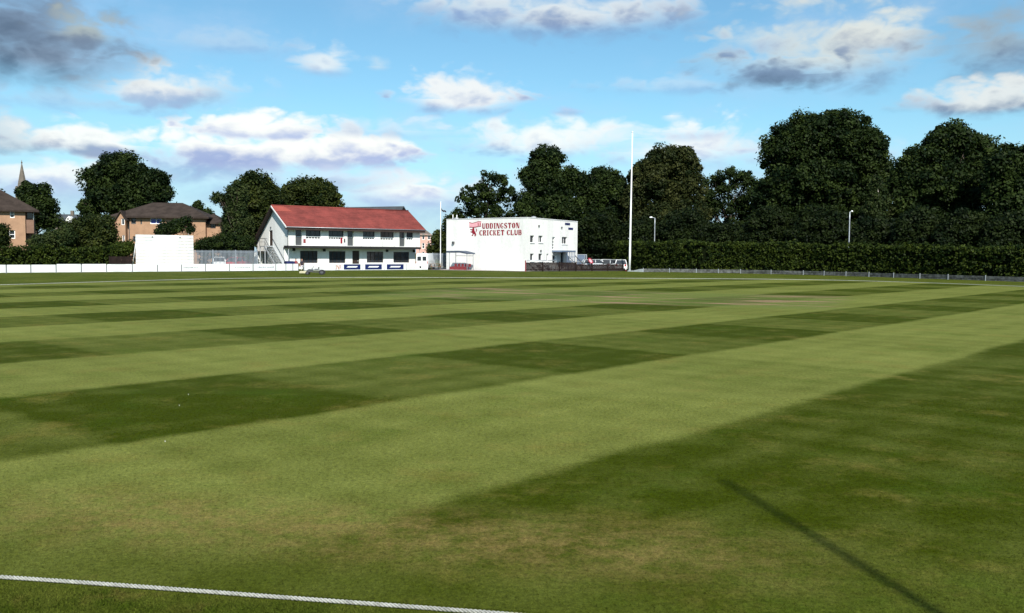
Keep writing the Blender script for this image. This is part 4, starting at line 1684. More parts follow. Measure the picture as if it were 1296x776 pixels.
HP = [(9.6, 150), (13.6, 138), (18.6, 123.5), (23.4, 115), (28.4, 112.6), (34.4, 106.4), (39.2, 98.6), (43.3, 89.3), (47.0, 82.2), (51.2, 71.5), (56, 58), (60, 44)]
hedge('clipped_hedge', 'very long dark clipped hedge along the right side of the field', HP, [3.6, 3.7, 3.85, 3.75, 3.7, 3.55, 3.35, 3.15, 2.95, 2.85, 2.8, 2.8], 1.5, 'leaf_hedge', .2, 3)
q0, q1 = pt(-60, 330, 97), pt(150, 330, 108)
hedge('clipped_hedge', 'shorter green clipped hedge behind the white fence at the left edge', [(q0.x, 93), (q1.x * .75 + q0.x * .25, 104), (q1.x, 108)], [2.55, 2.55, 2.5], 1.4, 'leaf_hedge', .2, 4)
# dark timber screen at the end of the left hedge
q0, q1 = pt(141, 330, 106.5), pt(172, 330, 108.5)
palisade('timber_screen', 'short dark timber screen between the left hedge and the sight screen', (q0.x, 106.0), (q1.x, 107.3), 1.55, 'slat', .11, .1)


# ================================================================== poles
def pole(name, label, cat, px, py0, py1, Y, r0_, r1_, mat, lean=0.0, group=None):
    b = at(px, py1)
    b = Vector((pt(px, py1, Y).x, Y, 0))
    h = pt(px, py0, Y).z
    t = thing(name, label, cat, b, 0, group)
    n = 8
    MB().tube([(lean * i / n, 0, h * i / n) for i in range(n + 1)], [r0_ + (r1_ - r0_) * i / n for i in range(n + 1)], 14).build('pole', M[mat], t)
    return t, h


t, h = pole('flagpole', 'very tall white pole standing at the end of the dark slatted fence', 'flagpole', 796.8, 168, 343, 120.3, .14, .07, 'white_metal', .12)
MB().tube([(.12, 0, h), (.12, 0, h + .12), (.12, 0, h + .2)], [.09, .1, .02], 10).build('finial', M['white_metal'], t)
MB().box(-.28, .28, -.28, .28, 0, .09).build('base_plate', M['steel'], t)
MB().tube([(-.15, -.05, 10.2 * .42), (-.24, -.08, 10.2 * .42)], .05, 8).build('cleat', M['steel'], t)
t, h = pole('flagpole', 'thin white flagpole in the gap beside the clubhouse corner', 'flagpole', 557.4, 256, 340, 127, .065, .04, 'white_metal', .02)
MB().tube([(.02, 0, h), (.02, 0, h + .08), (.02, 0, h + .12)], [.05, .06, .01], 8).build('finial', M['white_metal'], t)
fl = MB()
zt = h * .905
pr = [(.05, 0, zt + .25), (.14, .02, zt - .05), (.35, .06, zt - .22), (.55, .02, zt - .2), (.78, -.04, zt - .32)]
for i in range(4):
    a, b = Vector(pr[i]), Vector(pr[i + 1])
    fl.poly([a, b, b - Z * .22, a - Z * .26])
    fl.poly([a + Yv * .012, b + Yv * .012, b - Z * .22 + Yv * .012, a - Z * .26 + Yv * .012])
fl.build('pennant', M['navy_cloth'], t)


def lamp_post(label, px, py0, Y, side):
    t, h = pole('lamp_post', label, 'lamp post', px, py0, 320, Y, .075, .055, 'steel', 0, 'lamp posts behind the hedge')
    a = MB()
    a.tube([(0, 0, h - .05), (side * .12, 0, h + .03), (side * .38, 0, h + .06)], .035, 8)
    a.build('arm', M['steel'], t)
    b = MB()
    b.tube([(side * .33, 0, h + .07), (side * .45, 0, h + .1), (side * .7, 0, h + .08), (side * .78, 0, h + .05)], [.05, .11, .1, .03], 10)
    b.build('lamp_head', M['white_metal'], t)


lamp_post('grey lamp post behind the hedge just right of the tall white pole', 828.2, 276, 131, -1)
lamp_post('grey lamp post behind the hedge in front of the largest tree', 1074.2, 268.5, 108, .45)
# the mast behind the photographer whose shadow lies on the turf
mb_ = Vector((2.08, 8.92, 0)) + SUN_H * (12.0 / math.tan(EL))
t = thing('mast', 'slim mast whose long straight shadow falls across the dark turf', 'mast', mb_)
MB().tube([(0, 0, 0), (0, 0, 6), (0, 0, 12)], [.065, .05, .034], 12).build('pole', M['steel'], t)
MB().box(-.2, .2, -.2, .2, 0, .06).build('base_plate', M['steel'], t)


# ================================================================== vehicles
def car(label, paint, loc, rz, group=None, estate=False):
    t = thing('parked_car', label, 'car', loc, rz, group)
    L, W = 4.1, 1.7
    hw = W / 2

    def ring(x, prof):
        return [(x, y, z) for y, z in prof]
    # body: stations along the length, lower hull
    st = [(-2.05, .35, .62, .74), (-1.95, .25, .85, .82), (-1.2, .22, .95, .85), (0, .22, .95, .85), (1.1, .22, .92, .85), (1.8, .24, .8, .8), (2.05, .33, .6, .7)]
    b = MB()
    rows = []
    for x, z0, z1, w in st:
        rows.append([(x, -w, z0), (x, -w * 1.02, (z0 + z1) / 2), (x, -w * .94, z1), (x, 0, z1 + .03), (x, w * .94, z1), (x, w * 1.02, (z0 + z1) / 2), (x, w, z0)])
    for i in range(len(rows) - 1):
        for j in range(6):
            b.poly([rows[i][j], rows[i + 1][j], rows[i + 1][j + 1], rows[i][j + 1]], 0, True)
        b.poly([rows[i][0], rows[i][6], rows[i + 1][6], rows[i + 1][0]])
    b.poly(rows[0])
    b.poly(rows[-1])
    # cabin roof and pillars
    ra = (-1.7 if estate else -1.15, .75)
    rf = [(ra[0], -.6, 1.42), (ra[0], .6, 1.42), (ra[1] - .4, .6, 1.45), (ra[1] - .4, -.6, 1.45)]
    b.prism([Vector(p) for p in rf], Z, .05)
    base = [(-1.95, -.76, .9), (-1.95, .76, .9), (1.2, .76, .9), (1.2, -.76, .9)]
    top = [(ra[0], -.6, 1.43), (ra[0], .6, 1.43), (ra[1] - .4, .6, 1.43), (ra[1] - .4, -.6, 1.43)]
    for p, q in zip(base, top):
        b.tube([p, q], .05, 6)
    for s in (-1, 1):
        b.tube([(-.3, s * .77, .92), (-.3, s * .61, 1.43)], .05, 6)
    b.build('body', M[paint], t)

    def pane(p, name):
        MB().poly_ret(p).build(name, M['glass'], t)
    pane([base[0], base[1], top[1], top[0]], 'rear_window')
    pane([base[2], base[3], top[3], top[2]], 'windscreen')
    pane([base[1], base[2], top[2], top[1]], 'side_window')
    pane([base[3], base[0], top[0], top[3]], 'side_window')
    for sx in (-1.25, 1.3):
        for sy in (-1, 1):
            w = MB().tube([(sx, sy * .66, .31), (sx, sy * .86, .31)], .31, 16).build('wheel', M['black'], t)
            MB().tube([(sx, sy * .862, .31), (sx, sy * .875, .31)], .18, 12).build('rim', M['steel'], w)
    for sy in (-.58, .58):
        MB().box(1.9, 2.08, sy - .15, sy + .15, .55, .68).build('headlight', M['lamp_clear'], t, .02)
        MB().box(-2.08, -1.95, sy - .12, sy + .12, .6, .85).build('tail_light', M['lamp_red'], t, .02)
    return t


def g3(px, Y):
    p = pt(px, 335, Y)
    return (p.x, Y, .005)


car('silver car parked behind the dark slats, left end of the row', 'silver_car', g3(755, 126), .12, 'cars parked by the hedge', True)
car('silver car parked behind the dark slats between two white ones', 'silver_car', g3(776, 126.5), .9, 'cars parked by the hedge', True)
car('white car parked behind the dark slats, seen past the silver car roof', 'white_car', g3(768, 129), 1.35, 'cars parked by the hedge', True)
car('white car parked nearest the tall white pole', 'white_car', g3(786, 125.5), 1.45, 'cars parked by the hedge', True)
car('white car seen through the grey steel fence beside the sight screen', 'white_car', g3(277.5, 119), -1.25)
car('red car seen through the grey steel fence left of the pavilion', 'red_car', g3(302, 121), 1.3)


def van():
    p = pt(539, 336, 127)
    t = thing('parked_van', 'white panel van seen from behind at the right end of the pavilion', 'van', (p.x, 127, 0), math.radians(82))
    b = MB()
    # stations along x (rear at -2.3)
    st = [(-2.35, .3, 1.95, .82, .72), (-2.2, .25, 2.12, .86, .76), (.9, .25, 2.14, .86, .76), (1.5, .25, 1.6, .86, .74), (2.3, .28, 1.1, .82, .7), (2.5, .35, .8, .76, .66)]
    rows = []
    for x, z0, z1, w0, w1 in st:
        rows.append([(x, -w0, z0), (x, -w0, z0 + (z1 - z0) * .5), (x, -w1, z1 - .06), (x, -w1 * .85, z1), (x, w1 * .85, z1), (x, w1, z1 - .06), (x, w0, z0 + (z1 - z0) * .5), (x, w0, z0)])
    for i in range(len(rows) - 1):
        for j in range(7):
            b.poly([rows[i][j], rows[i + 1][j], rows[i + 1][j + 1], rows[i][j + 1]])
        b.poly([rows[i][0], rows[i][7], rows[i + 1][7], rows[i + 1][0]])
    b.poly(rows[0])
    b.poly(rows[-1])
    b.build('body', M['white_car'], t)
    for s in (-1, 1):
        d = MB().box(-2.375, -2.352, min(s * .02, s * .74), max(s * .02, s * .74), .45, 1.85).build('rear_door', M['white_car'], t)
        MB().box(-2.385, -2.377, min(s * .1, s * .62), max(s * .1, s * .62), 1.15, 1.72).build('rear_window', M['glass'], d)
        MB().box(-2.39, -2.353, s * .78 - .04, s * .78 + .04, .7, 1.1).build('tail_light', M['lamp_red'], t)
    MB().box(-2.45, -2.36, -.8, .8, .3, .45).build('bumper', M['dark_grey'], t)
    for sx in (-1.5, 1.5):
        for sy in (-1, 1):
            w = MB().tube([(sx, sy * .68, .32), (sx, sy * .885, .32)], .32, 16).build('wheel', M['black'], t)
            MB().tube([(sx, sy * .887, .32), (sx, sy * .9, .32)], .18, 12).build('rim', M['steel'], w)


van()


# ================================================================== groundsman's machine on the grass
def mower():
    p = at(395, 347.6)
    t = thing('ride_on_mower', 'low grey and cream mower parked on the grass before the pavilion fence', 'mower', (p.x, p.y, 0), math.radians(8))
    MB().box(-1.3, -.55, -.5, .5, .16, .46).build('cutting_deck', M['cream'], t, .06)
    t.scale = (.92, .92, .72)
    MB().prism([(-.6, -.35, .35), (.1, -.35, .35), (.1, -.35, .8), (-.35, -.35, .75), (-.6, -.35, .55)], Yv, .7).build('bonnet', M['dark_grey'], t, .04)
    MB().box(-.2, 1.0, -.45, .45, .62, .7).build('flat_bed', M['mid_grey'], t, .01)
    MB().box(.0, 1.05, -.3, .3, .3, .42).build('chassis', M['dark_grey'], t, .02)
    s = MB()
    s.box(.25, .7, -.24, .24, .7, .8)
    s.box(.66, .76, -.24, .24, .8, 1.05)
    s.build('seat', M['black'], t, .03)
    w = MB()
    w.tube([(-.05, 0, .75), (.12, 0, 1.0)], .025, 6)
    w.tube([(.12 + .14 * math.cos(a) * .6, .17 * math.sin(a), 1.0 + .14 * math.cos(a)) for a in np.linspace(0, 2 * math.pi, 15)], .018, 6)
    w.build('steering_wheel', M['black'], t)
    for x, r_, wd in ((-.45, .22, .12), (1.05, .33, .2)):
        for y in (-.55, .55):
            q = MB().tube([(x, y - wd / 2, r_), (x, y + wd / 2, r_)], r_, 16).build('wheel', M['black'], t)
            MB().tube([(x, y - wd / 2 - .012, r_), (x, y - wd / 2 - .002, r_)], r_ * .5, 12).build('rim', M['dark_grey'], q)


mower()


def bench(label, px, Y, mat, rz=0.0):
    p = pt(px, 337, Y)
    t = thing('bench', label, 'bench', (p.x, Y, 0), rz)
    MB().box(-.9, .9, -.2, .2, .4, .45).build('seat', M[mat], t, .01)
    MB().box(-.9, .9, .2, .25, .5, .85).build('backrest', M[mat], t, .01)
    for x in (-.75, .75):
        b = MB()
        b.box(x - .04, x + .04, -.18, -.1, 0, .399)
        b.box(x - .04, x + .04, .252, .31, 0, .8)
        b.build('leg', M['dark_grey'], t)
    return t


def picnic(label, px, Y, mat, rz=0.0, group=None):
    p = pt(px, 337, Y)
    t = thing('picnic_table', label, 'picnic table', (p.x, Y, .01), rz, group)
    tp = MB()
    for i in range(4):
        tp.box(-.9, .9, -.36 + i * .18, -.2 + i * .18, .72, .76)
    tp.build('tabletop', M[mat], t)
    for y in (-.75, .75):
        MB().box(-.9, .9, y - .13, y + .13, .42, .46).build('seat', M[mat], t)
    for x in (-.6, .6):
        b = MB()
        b.tube([(x, -.2, .72), (x, -.62, 0)], .04, 6)
        b.tube([(x, .2, .72), (x, .62, 0)], .04, 6)
        b.tube([(x, -.85, .4), (x, .85, .4)], .04, 6)
        b.build('leg', M[mat], t)
    return t


# seated people behind the boards ------------------------------------------------
def person(label, px, Y, rz, top, legs, seed):
    p = pt(px, 337, Y)
    t = thing('person', label, 'person', (p.x, Y, 0), rz)
    # local: faces -y, seat height .45
    V = [(0, .05, .52), (0, .06, .72), (0, .05, .95), (0, .03, 1.06), (0, .02, 1.16), (0, -.01, 1.27), (0, -.01, 1.36)]
    R = [.15, .13, .16, .12, .055, .09, .08]
    Ed = [(i, i + 1) for i in range(6)]

    def chain(start, pts, rr):
        k = start
        for q, r_ in zip(pts, rr):
            V.append(q)
            R.append(r_)
            Ed.append((k, len(V) - 1))
            k = len(V) - 1
    for s in (-1, 1):
        chain(0, [(s * .1, .0, .5), (s * .13, -.22, .52), (s * .14, -.42, .5), (s * .14, -.43, .28), (s * .14, -.42, .08), (s * .15, -.55, .04)], [.1, .085, .065, .055, .04, .035])
        chain(3, [(s * .19, .04, 1.02), (s * .24, .0, .82), (s * .24, -.04, .74), (s * .2, -.2, .64), (s * .16, -.3, .58)], [.06, .048, .042, .036, .03])
    me = bpy.data.meshes.new('body')
    me.from_pydata(V, Ed, [])
    o = link_mesh('body', me, [M['skin'], M[top], M[legs]], t)
    sk = o.modifiers.new('skin', 'SKIN')
    for i, r_ in enumerate(R):
        me.skin_vertices[0].data[i].radius = (r_, r_)
    me.skin_vertices[0].data[0].use_root = True
    sb = o.modifiers.new('sub', 'SUBSURF')
    sb.levels = sb.render_levels = 1
    dg = bpy.context.evaluated_depsgraph_get()
    me2 = bpy.data.meshes.new_from_object(o.evaluated_get(dg))
    o.modifiers.clear()
    o.data = me2
    for pgn in me2.polygons:
        c = pgn.center
        if c.z > 1.12:
            k = 0
        elif c.z > .6 and c.y > -.16:
            k = 1
        elif c.z > .57 and abs(c.x) > .1 and c.y < -.2:
            k = 0
        else:
            k = 2
        pgn.material_index = k
    hb = MB()
    hb.tube([(0, .035, 1.22), (0, .05, 1.3), (0, .03, 1.4), (0, .0, 1.43)], [.07, .095, .085, .02], 10)
    hb.build('hair', M['hair'], t)
    n = MB()
    n.tube([(0, -.09, 1.31), (0, -.125, 1.27), (0, -.09, 1.265)], [.01, .018, .015], 6)
    n.build('nose', M['skin'], t)
    return t


bench('dark bench behind the white boards below the pavilion corner', 377.5, 111.2, 'wood', .65)
person('person in a maroon top sitting behind the small white boards', 374.5, 111.0, .35, 'maroon_cloth', 'navy_cloth', 1)
person('person in a dark top and pale trousers sitting at the fence gap', 382.2, 111.0, .35, 'navy_cloth', 'pale_cloth', 2)
# dark blue covered box behind the boards
p = pt(366.3, 335, 110.5)
cv = thing('covered_box', 'low box under a dark blue cover behind the boards at the stair foot', 'box', (p.x, 110.5, 0), .65)
MB().box(-.45, .45, -.35, .35, 0, .8).build('box', M['mid_grey'], cv, .02)
b = MB()
b.prism([(-.5, -.4, .802), (.5, -.4, .802), (.52, -.4, 1.06), (.3, -.4, 1.12), (-.3, -.4, 1.12), (-.52, -.4, 1.06)], Yv, .8)
b.build('cover', M['dark_blue'], cv, .02)
picnic('dark picnic table behind the boards under the left ground floor window', 402, 113.5, 'dark_grey', .65)
picnic('dark picnic table behind the boards under the rightmost ground floor window', 506, 121.5, 'dark_grey', .65)
picnic('brown picnic table beside the white van and the thin flagpole', 551, 123.5, 'wood', .3)
picnic('dark picnic table just inside the near end of the slatted fence', 677, 119.0, 'dark_grey', .4)
picnic('white picnic table behind the middle of the slatted fence', 690, 120.6, 'white_paint', .4)


# pale counter rail with a small red and white object behind the slats
def rail():
    a = pt(667, 331, 116.6)
    t = thing('guard_rail', 'pale horizontal rail above the near end of the dark slatted fence', 'rail', (a.x, 116.6, 0), math.radians(29))
    MB().tube([(0, 0, 1.36), (4.4, 0, 1.36)], .05, 8).build('handrail', M['steel'], t)
    for x in (.1, 2.2, 4.3):
        MB().tube([(x, 0, 0), (x, 0, 1.33)], .035, 8).build('post', M['steel'], t)


rail()


def cage():
    p = pt(734.5, 330, 131)
    t = thing('mesh_cage', 'blue grey mesh cage beside the far corner of the clubhouse', 'cage', (p.x, 131, 0), .1)
    w, d, h = 1.55, 1.2, 2.15
    f = MB()
    for x in (-w / 2, w / 2):
        for y in (-d / 2, d / 2):
            f.box(x - .04, x + .04, y - .04, y + .04, 0, h)
    for z in (.05, 1.1, h - .06):
        f.box(-w / 2 + .041, w / 2 - .041, -d / 2 - .03, -d / 2 + .03, z, z + .06)
        f.box(-w / 2 + .041, w / 2 - .041, d / 2 - .03, d / 2 + .03, z, z + .06)
    f.build('frame', M['steel'], t)
    m_ = MB()
    for i in range(14):
        x = -w / 2 + .08 + (w - .16) * i / 13
        m_.box(x - .012, x + .012, -d / 2 - .012, -d / 2 + .012, .112, 1.098)
        m_.box(x - .012, x + .012, -d / 2 - .012, -d / 2 + .012, 1.162, h - .062)
    m_.build('mesh_front', M['blue_grey'], t)
    MB().box(-w / 2 + .06, w / 2 - .06, d / 2 - .1, d / 2 - .06, .12, h - .08).build('back_panel', M['blue_grey'], t)


cage()
p = pt(747.5, 331, 124.5)
rw = thing('tilted_sign', 'tilted round ended red and white sign above the dark slatted fence', 'sign', (p.x, 124.5, 0), .2)
b = MB()
cz = pt(747.5, 330.2, 124.5).z
ang = math.radians(-50)
pts = []
for k_ in np.linspace(0, 2 * math.pi, 19)[:-1]:
    u, v_ = .48 * math.cos(k_), .26 * math.sin(k_)
    pts.append((u * math.cos(ang) - v_ * math.sin(ang), 0, cz + u * math.sin(ang) + v_ * math.cos(ang)))
b.prism(pts, Yv, .04)
sgn = b.build('panel', M['sign_red'], rw)
b = MB()
pts = [(p_[0] * .62, -.012, cz + (p_[2] - cz) * .62) for p_ in pts]
b.prism(pts, Yv, .01)
b.build('white_centre', M['sign_pink'], rw)
MB().tube([(0, .07, 0), (0, .07, cz + .1)], .03, 8).build('post', M['steel'], rw)
# marker cone by the tall pole
p = pt(792, 341, 119.6)
cn = thing('traffic_cone', 'small red and white cone at the foot of the tall pole', 'cone', (p.x, 119.6, 0))
MB().tube([(0, 0, .03), (0, 0, .55)], [.13, .03], 12).build('cone', M['red_plastic'], cn)
MB().tube([(0, 0, .22), (0, 0, .4)], [.098, .066], 12).build('white_sleeve', M['white_paint'], cn)
MB().box(-.18, .18, -.18, .18, 0, .03).build('base', M['black'], cn)


# ================================================================== houses behind
def roof_hip(mb, x0, x1, y0, y1, z0, z1, inset, ov=.5, mi=0, hip_l=True, hip_r=True):
    xa, xb, ya, yb = x0 - ov, x1 + ov, y0 - ov, y1 + ov
    ym = (ya + yb) / 2
    ra, rb = (xa + inset if hip_l else xa), (xb - inset if hip_r else xb)
    z0 -= .1
    A_, B_, C_, D_ = (xa, ya, z0), (xb, ya, z0), (xb, yb, z0), (xa, yb, z0)
    E_, F_ = (ra, ym, z1), (rb, ym, z1)
    mb.poly([A_, B_, F_, E_], mi)
    mb.poly([C_, D_, E_, F_], mi)
    mb.poly([B_, C_, F_], mi)
    mb.poly([D_, A_, E_], mi)
    # fascia and soffit
    k = .22
    for p, q in ((A_, B_), (B_, C_), (C_, D_), (D_, A_)):
        mb.poly([p, q, (q[0], q[1], q[2] - k), (p[0], p[1], p[2] - k)], mi)
    mb.poly([(p[0], p[1], p[2] - k) for p in (A_, B_, C_, D_)], mi)


def flats_left():
    Y = 118
    th = math.radians(26)
    c = pt(32.5, 300, Y)
    t = thing('brick_flats', 'peach brick flats with dark hipped roof cut by the left picture edge', 'building', (c.x, Y, 0), th)
    A = Vector((math.cos(th), math.sin(th), 0))
    O = Vector((c.x, Y, 0))
    f = lambda px, py: plane_hit(px, py, O, A)
    ze = f(20, 265)[1]
    zr = plane_hit(-20, 238, O + Vector((-A.y, A.x, 0)) * 5, A)[1]
    hs = []
    for x0, x1, y0, y1 in ((12.4, 18.2, 266.4, 275.8), (11, 18.5, 291.5, 302)):
        hs.append((f(x0, 270)[0], f(x1, 270)[0], f(15, y1)[1], f(15, y0)[1]))
    hs.append((-9.2, -8.0, hs[0][2], hs[0][3]))
    hs.append((-9.2, -8.0, hs[1][2], hs[1][3]))
    w = MB()
    w.wall((0, 0, 0), X, Yv, -16, 0, 0, ze, hs, .18)
    w.poly([(0, 0, 0), (0, 10, 0), (0, 10, ze), (0, 0, ze)])
    w.poly([(-16, 0, 0), (-16, 10, 0), (-16, 10, ze), (-16, 0, ze)])
    w.poly([(-16, 10, 0), (0, 10, 0), (0, 10, ze), (-16, 10, ze)])
    w.build('wall', M['brick'], t)
    for h in hs:
        window(t, Vector((0, 0, 0)), X, Yv, h, .14, M['white_paint'], M['glass'], 0, 1, .08)
    r = MB()
    roof_hip(r, -16, 1.1, 0, 10, ze, zr + .4, 5.5, .5)
    r.build('roof', M['slate'], t)
    # recessed balcony bay at the right end
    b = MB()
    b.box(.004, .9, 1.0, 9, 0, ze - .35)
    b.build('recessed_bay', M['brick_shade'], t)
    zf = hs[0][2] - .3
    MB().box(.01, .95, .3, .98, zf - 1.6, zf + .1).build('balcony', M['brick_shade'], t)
    MB().box(.2, .8, .96, .996, zf + .3, zf + 1.6).build('window', M['glass'], t)
    MB().tube([(.92, .36, zf + .1), (.92, .36, ze - .35)], .05, 6).build('balcony_post', M['white_paint'], t)
    # low stepped garden wall in front
    MB().box(-3.0, .3, -1.6, -1.3, 0, pt(20, 310, Y - 1.5).z).build('step_wall', M['brick'], t)


flats_left()


def flats_mid():
    Y = 127
    th = math.radians(6)
    c = pt(166, 300, Y)
    O = Vector((c.x, Y, 0))
    A = Vector((math.cos(th), math.sin(th), 0))
    N = Vector((-A.y, A.x, 0))
    t = thing('brick_flats', 'peach brick flats with dark hipped roof behind the sight screen', 'building', O, th)
    f = lambda px, py: plane_hit(px, py, O, A)
    ze = f(215, 273.5)[1]
    zr = plane_hit(200, 256.5, O + N * 4.5, A)[1]
    xl, xr = f(143, 280)[0], f(260, 280)[0]
    hs = []
    for x0, x1, y0, y1 in ((166, 172, 276, 283.5), (177.8, 179.6, 278, 284), (190, 205, 275.8, 283.5), (168, 172, 299, 306), (183, 196, 299, 306), (224, 230, 277, 285)):
        hs.append((f(x0, 280)[0], f(x1, 280)[0], f(x0, y1)[1], f(x0, y0)[1]))
    w = MB()
    w.wall((0, 0, 0), X, Yv, xl, xr, 0, ze, hs, .18)
    w.poly([(xl, 0, 0), (xl, 9, 0), (xl, 9, ze), (xl, 0, ze)])
    w.poly([(xr, 0, 0), (xr, 9, 0), (xr, 9, ze), (xr, 0, ze)])
    w.poly([(xl, 9, 0), (xr, 9, 0), (xr, 9, ze), (xl, 9, ze)])
    w.build('wall', M['brick'], t)
    for i, h in enumerate(hs):
        window(t, Vector((0, 0, 0)), X, Yv, h, .14, M['white_paint'] if i == 2 else M['dark_grey'], M['glass_blue'] if i == 2 else M['glass'], 1 if h[1] - h[0] > .8 else 0, 0, .1)
    r = MB()
    roof_hip(r, xl, xr, 0, 9, ze, zr, (xr - xl) * .38, .55)
    r.build('roof', M['slate'], t)
    # gabled bay standing forward at the left
    b0, b1 = f(150.5, 280)[0], f(161.5, 280)[0]
    zg = f(156, 268.5)[1]
    zb = f(156, 277)[1]
    bm = (b0 + b1) / 2
    g = MB()
    bh = []
    for x0, x1, y0, y1 in ((156.5, 161, 277, 285), (157.5, 160.8, 298, 306)):
        bh.append((f(x0, 280)[0], f(x1, 280)[0] - .05, f(158, y1)[1], f(158, y0)[1]))
    g.wall((0, -1.0, 0), X, Yv, b0, b1, 0, zb, bh, .15)
    g.poly([(b0, -1.0, zb), (b1, -1.0, zb), (bm, -1.0, zg)])
    for x in (b0, b1):
        g.poly([(x, -1, 0), (x, -.004, 0), (x, -.004, zb), (x, -1, zb)])
    bay = g.build('gabled_bay', M['brick'], t)
    for h in bh:
        window(t, Vector((0, -1.0, 0)), X, Yv, h, .12, M['white_paint'], M['glass'], 0, 0, .07)
    q = MB()
    for x in (b0 - .25, b1 + .25):
        dz = (zg - zb) / (bm - b0) * .25
        q.prism([(x, -1.3, zb - dz), (bm, -1.3, zg + .02), (bm, -1.3, zg + .2), (x, -1.3, zb - dz + .18)], Yv, 3.5)
    q.build('bay_roof', M['slate'], t)
    # lower wing to the right
    x2, x3 = xr + .004, f(278.5, 290)[0]
    z2 = f(269, 280.5)[1]
    g = MB()
    wh = [(f(264.5, 285)[0], f(271.5, 285)[0], f(268, 289)[1], f(268, 282.2)[1])]
    g.wall((0, .8, 0), X, Yv, x2, x3, 0, z2, wh, .15)
    g.poly([(x3, .8, 0), (x3, 8, 0), (x3, 8, z2), (x3, .8, z2)])
    g.build('wing_wall', M['brick'], t)
    window(t, Vector((0, .8, 0)), X, Yv, wh[0], .12, M['dark_brown'], M['glass'], 1, 0, .1)
    r = MB()
    roof_hip(r, x2 - 1.5, x3, .8, 8, z2, z2 + 1.3, 2.2, .4)
    r.build('wing_roof', M['slate'], t)
    MB().tube([(f(163.5, 290)[0], -.06, 0), (f(163.5, 290)[0], -.06, ze)], .06, 6).build('drainpipe', M['dark_grey'], t)
    z_ = pt(150, 253, Y + 4).z


flats_mid()


def small_roofs():
    # grey roof behind the red one
    Y = 155
    a, b = pt(440, 267, Y), pt(508, 262.3, Y)
    t = thing('rear_hall', 'grey roofed hall rising behind the red pavilion roof', 'building', (b.x, Y, 0), math.radians(-24))
    zr = b.z
    ze = zr - 1.9
    L = 12.5
    w = MB()
    for x in (0, -L):
        w.poly([(x, -2.2, 0), (x, 2.2, 0), (x, 2.2, ze), (x, 0, zr - .1), (x, -2.2, ze)])
    for y in (-2.2, 2.2):
        w.poly([(-L, y, 0), (0, y, 0), (0, y, ze), (-L, y, ze)])
    w.build('wall', M['white'], t)
    r = MB()
    for p, q in (((-2.7, ze - .45), (0, zr)), ((2.7, ze - .45), (0, zr))):
        r.prism([(-L - .3, p[0], p[1]), (-L - .3, q[0], q[1]), (-L - .3, q[0], q[1] + .16), (-L - .3, p[0], p[1] + .16)], X, L + .8)
    r.build('roof', M['slate_grey'], t)
    # pink tenement far off
    Y = 250
    a = pt(537, 300, Y)
    zt = pt(540, 295.5, Y).z
    t = thing('tenement', 'distant pink and cream tenement past the right end of the pavilion', 'building', (a.x, Y, 0), .1)
    hs = []
    for i in range(2):
        for j in range(3):
            hs.append((-.6 + i * 1.5, .1 + i * 1.5, 1.0 + j * 2.4, 2.5 + j * 2.4))
    w = MB()
    w.wall((0, 0, 0), X, Yv, -2.2, 1.9, 0, zt - .4, hs, .2)
    w.poly([(1.9, 0, 0), (1.9, 7, 0), (1.9, 7, zt - .4), (1.9, 0, zt - .4)])
    w.poly([(-2.2, 0, 0), (-2.2, 7, 0), (-2.2, 7, zt - .4), (-2.2, 0, zt - .4)])
    w.build('wall', M['pink_render'], t)
    for h in hs:
        window(t, Vector((0, 0, 0)), X, Yv, h, .14, M['white_paint'], M['glass'], 0, 1, .1)
    r = MB()
    roof_hip(r, -2.2, 1.9, 0, 7, zt - .3, zt + .9, 1.6, .3)
    r.build('roof', M['stone'], t)
    # grey house roof seen between trees on the left
    Y = 190
    a = pt(83, 280, Y)
    t = thing('distant_house', 'small grey roofed house between the trees on the left', 'house', (a.x, Y, 0), .2)
    zr = pt(83, 271.5, Y).z
    w = MB()
    w.box(-2.2, 2.2, 0, 6, 0, zr - 2.2)
    w.build('wall', M['stone'], t)
    r = MB()
    for p, q in (((-.3, zr - 2.3), (3, zr)), ((6.3, zr - 2.3), (3, zr))):
        r.prism([(-2.4, p[0], p[1]), (-2.4, q[0], q[1]), (-2.4, q[0], q[1] + .15), (-2.4, p[0], p[1] + .15)], X, 4.8)
    r.build('roof', M['slate_grey'], t)
    g = MB()
    g.prism([(.1, -.35, zr - 2.2), (1.3, -.35, zr - 2.2), (1.3, -.35, zr - 1.0), (.7, -.35, zr - .3), (.1, -.35, zr - 1.0)], Yv, 2.5)
    g.build('dormer', M['white'], t)
    MB().box(.3, .9, 2.6, 3.3, zr - .6, zr + .9).build('chimney', M['stone'], t)
    # spire
    Y = 320
    a = pt(28, 228, Y)
    t = thing('church_spire', 'slender stone church spire rising behind the leftmost trees', 'spire', (a.x, Y, 0))
    zb, zt = pt(28, 229, Y).z, pt(28, 207, Y).z
    MB().box(-1.6, 1.6, -1.6, 1.6, 0, zb - 2).build('tower', M['stone'], t)
    MB().tube([(0, 0, zb - 2), (0, 0, zb - .2), (0, 0, zt)], [1.55, 1.25, .12], 8, smooth=False).build('spire', M['stone'], t)
    MB().tube([(0, 0, zt), (0, 0, zt + .25), (0, 0, zt + .5), (0, 0, zt + 1.2)], [.12, .3, .16, .05], 8).build('finial', M['stone'], t)


small_roofs()

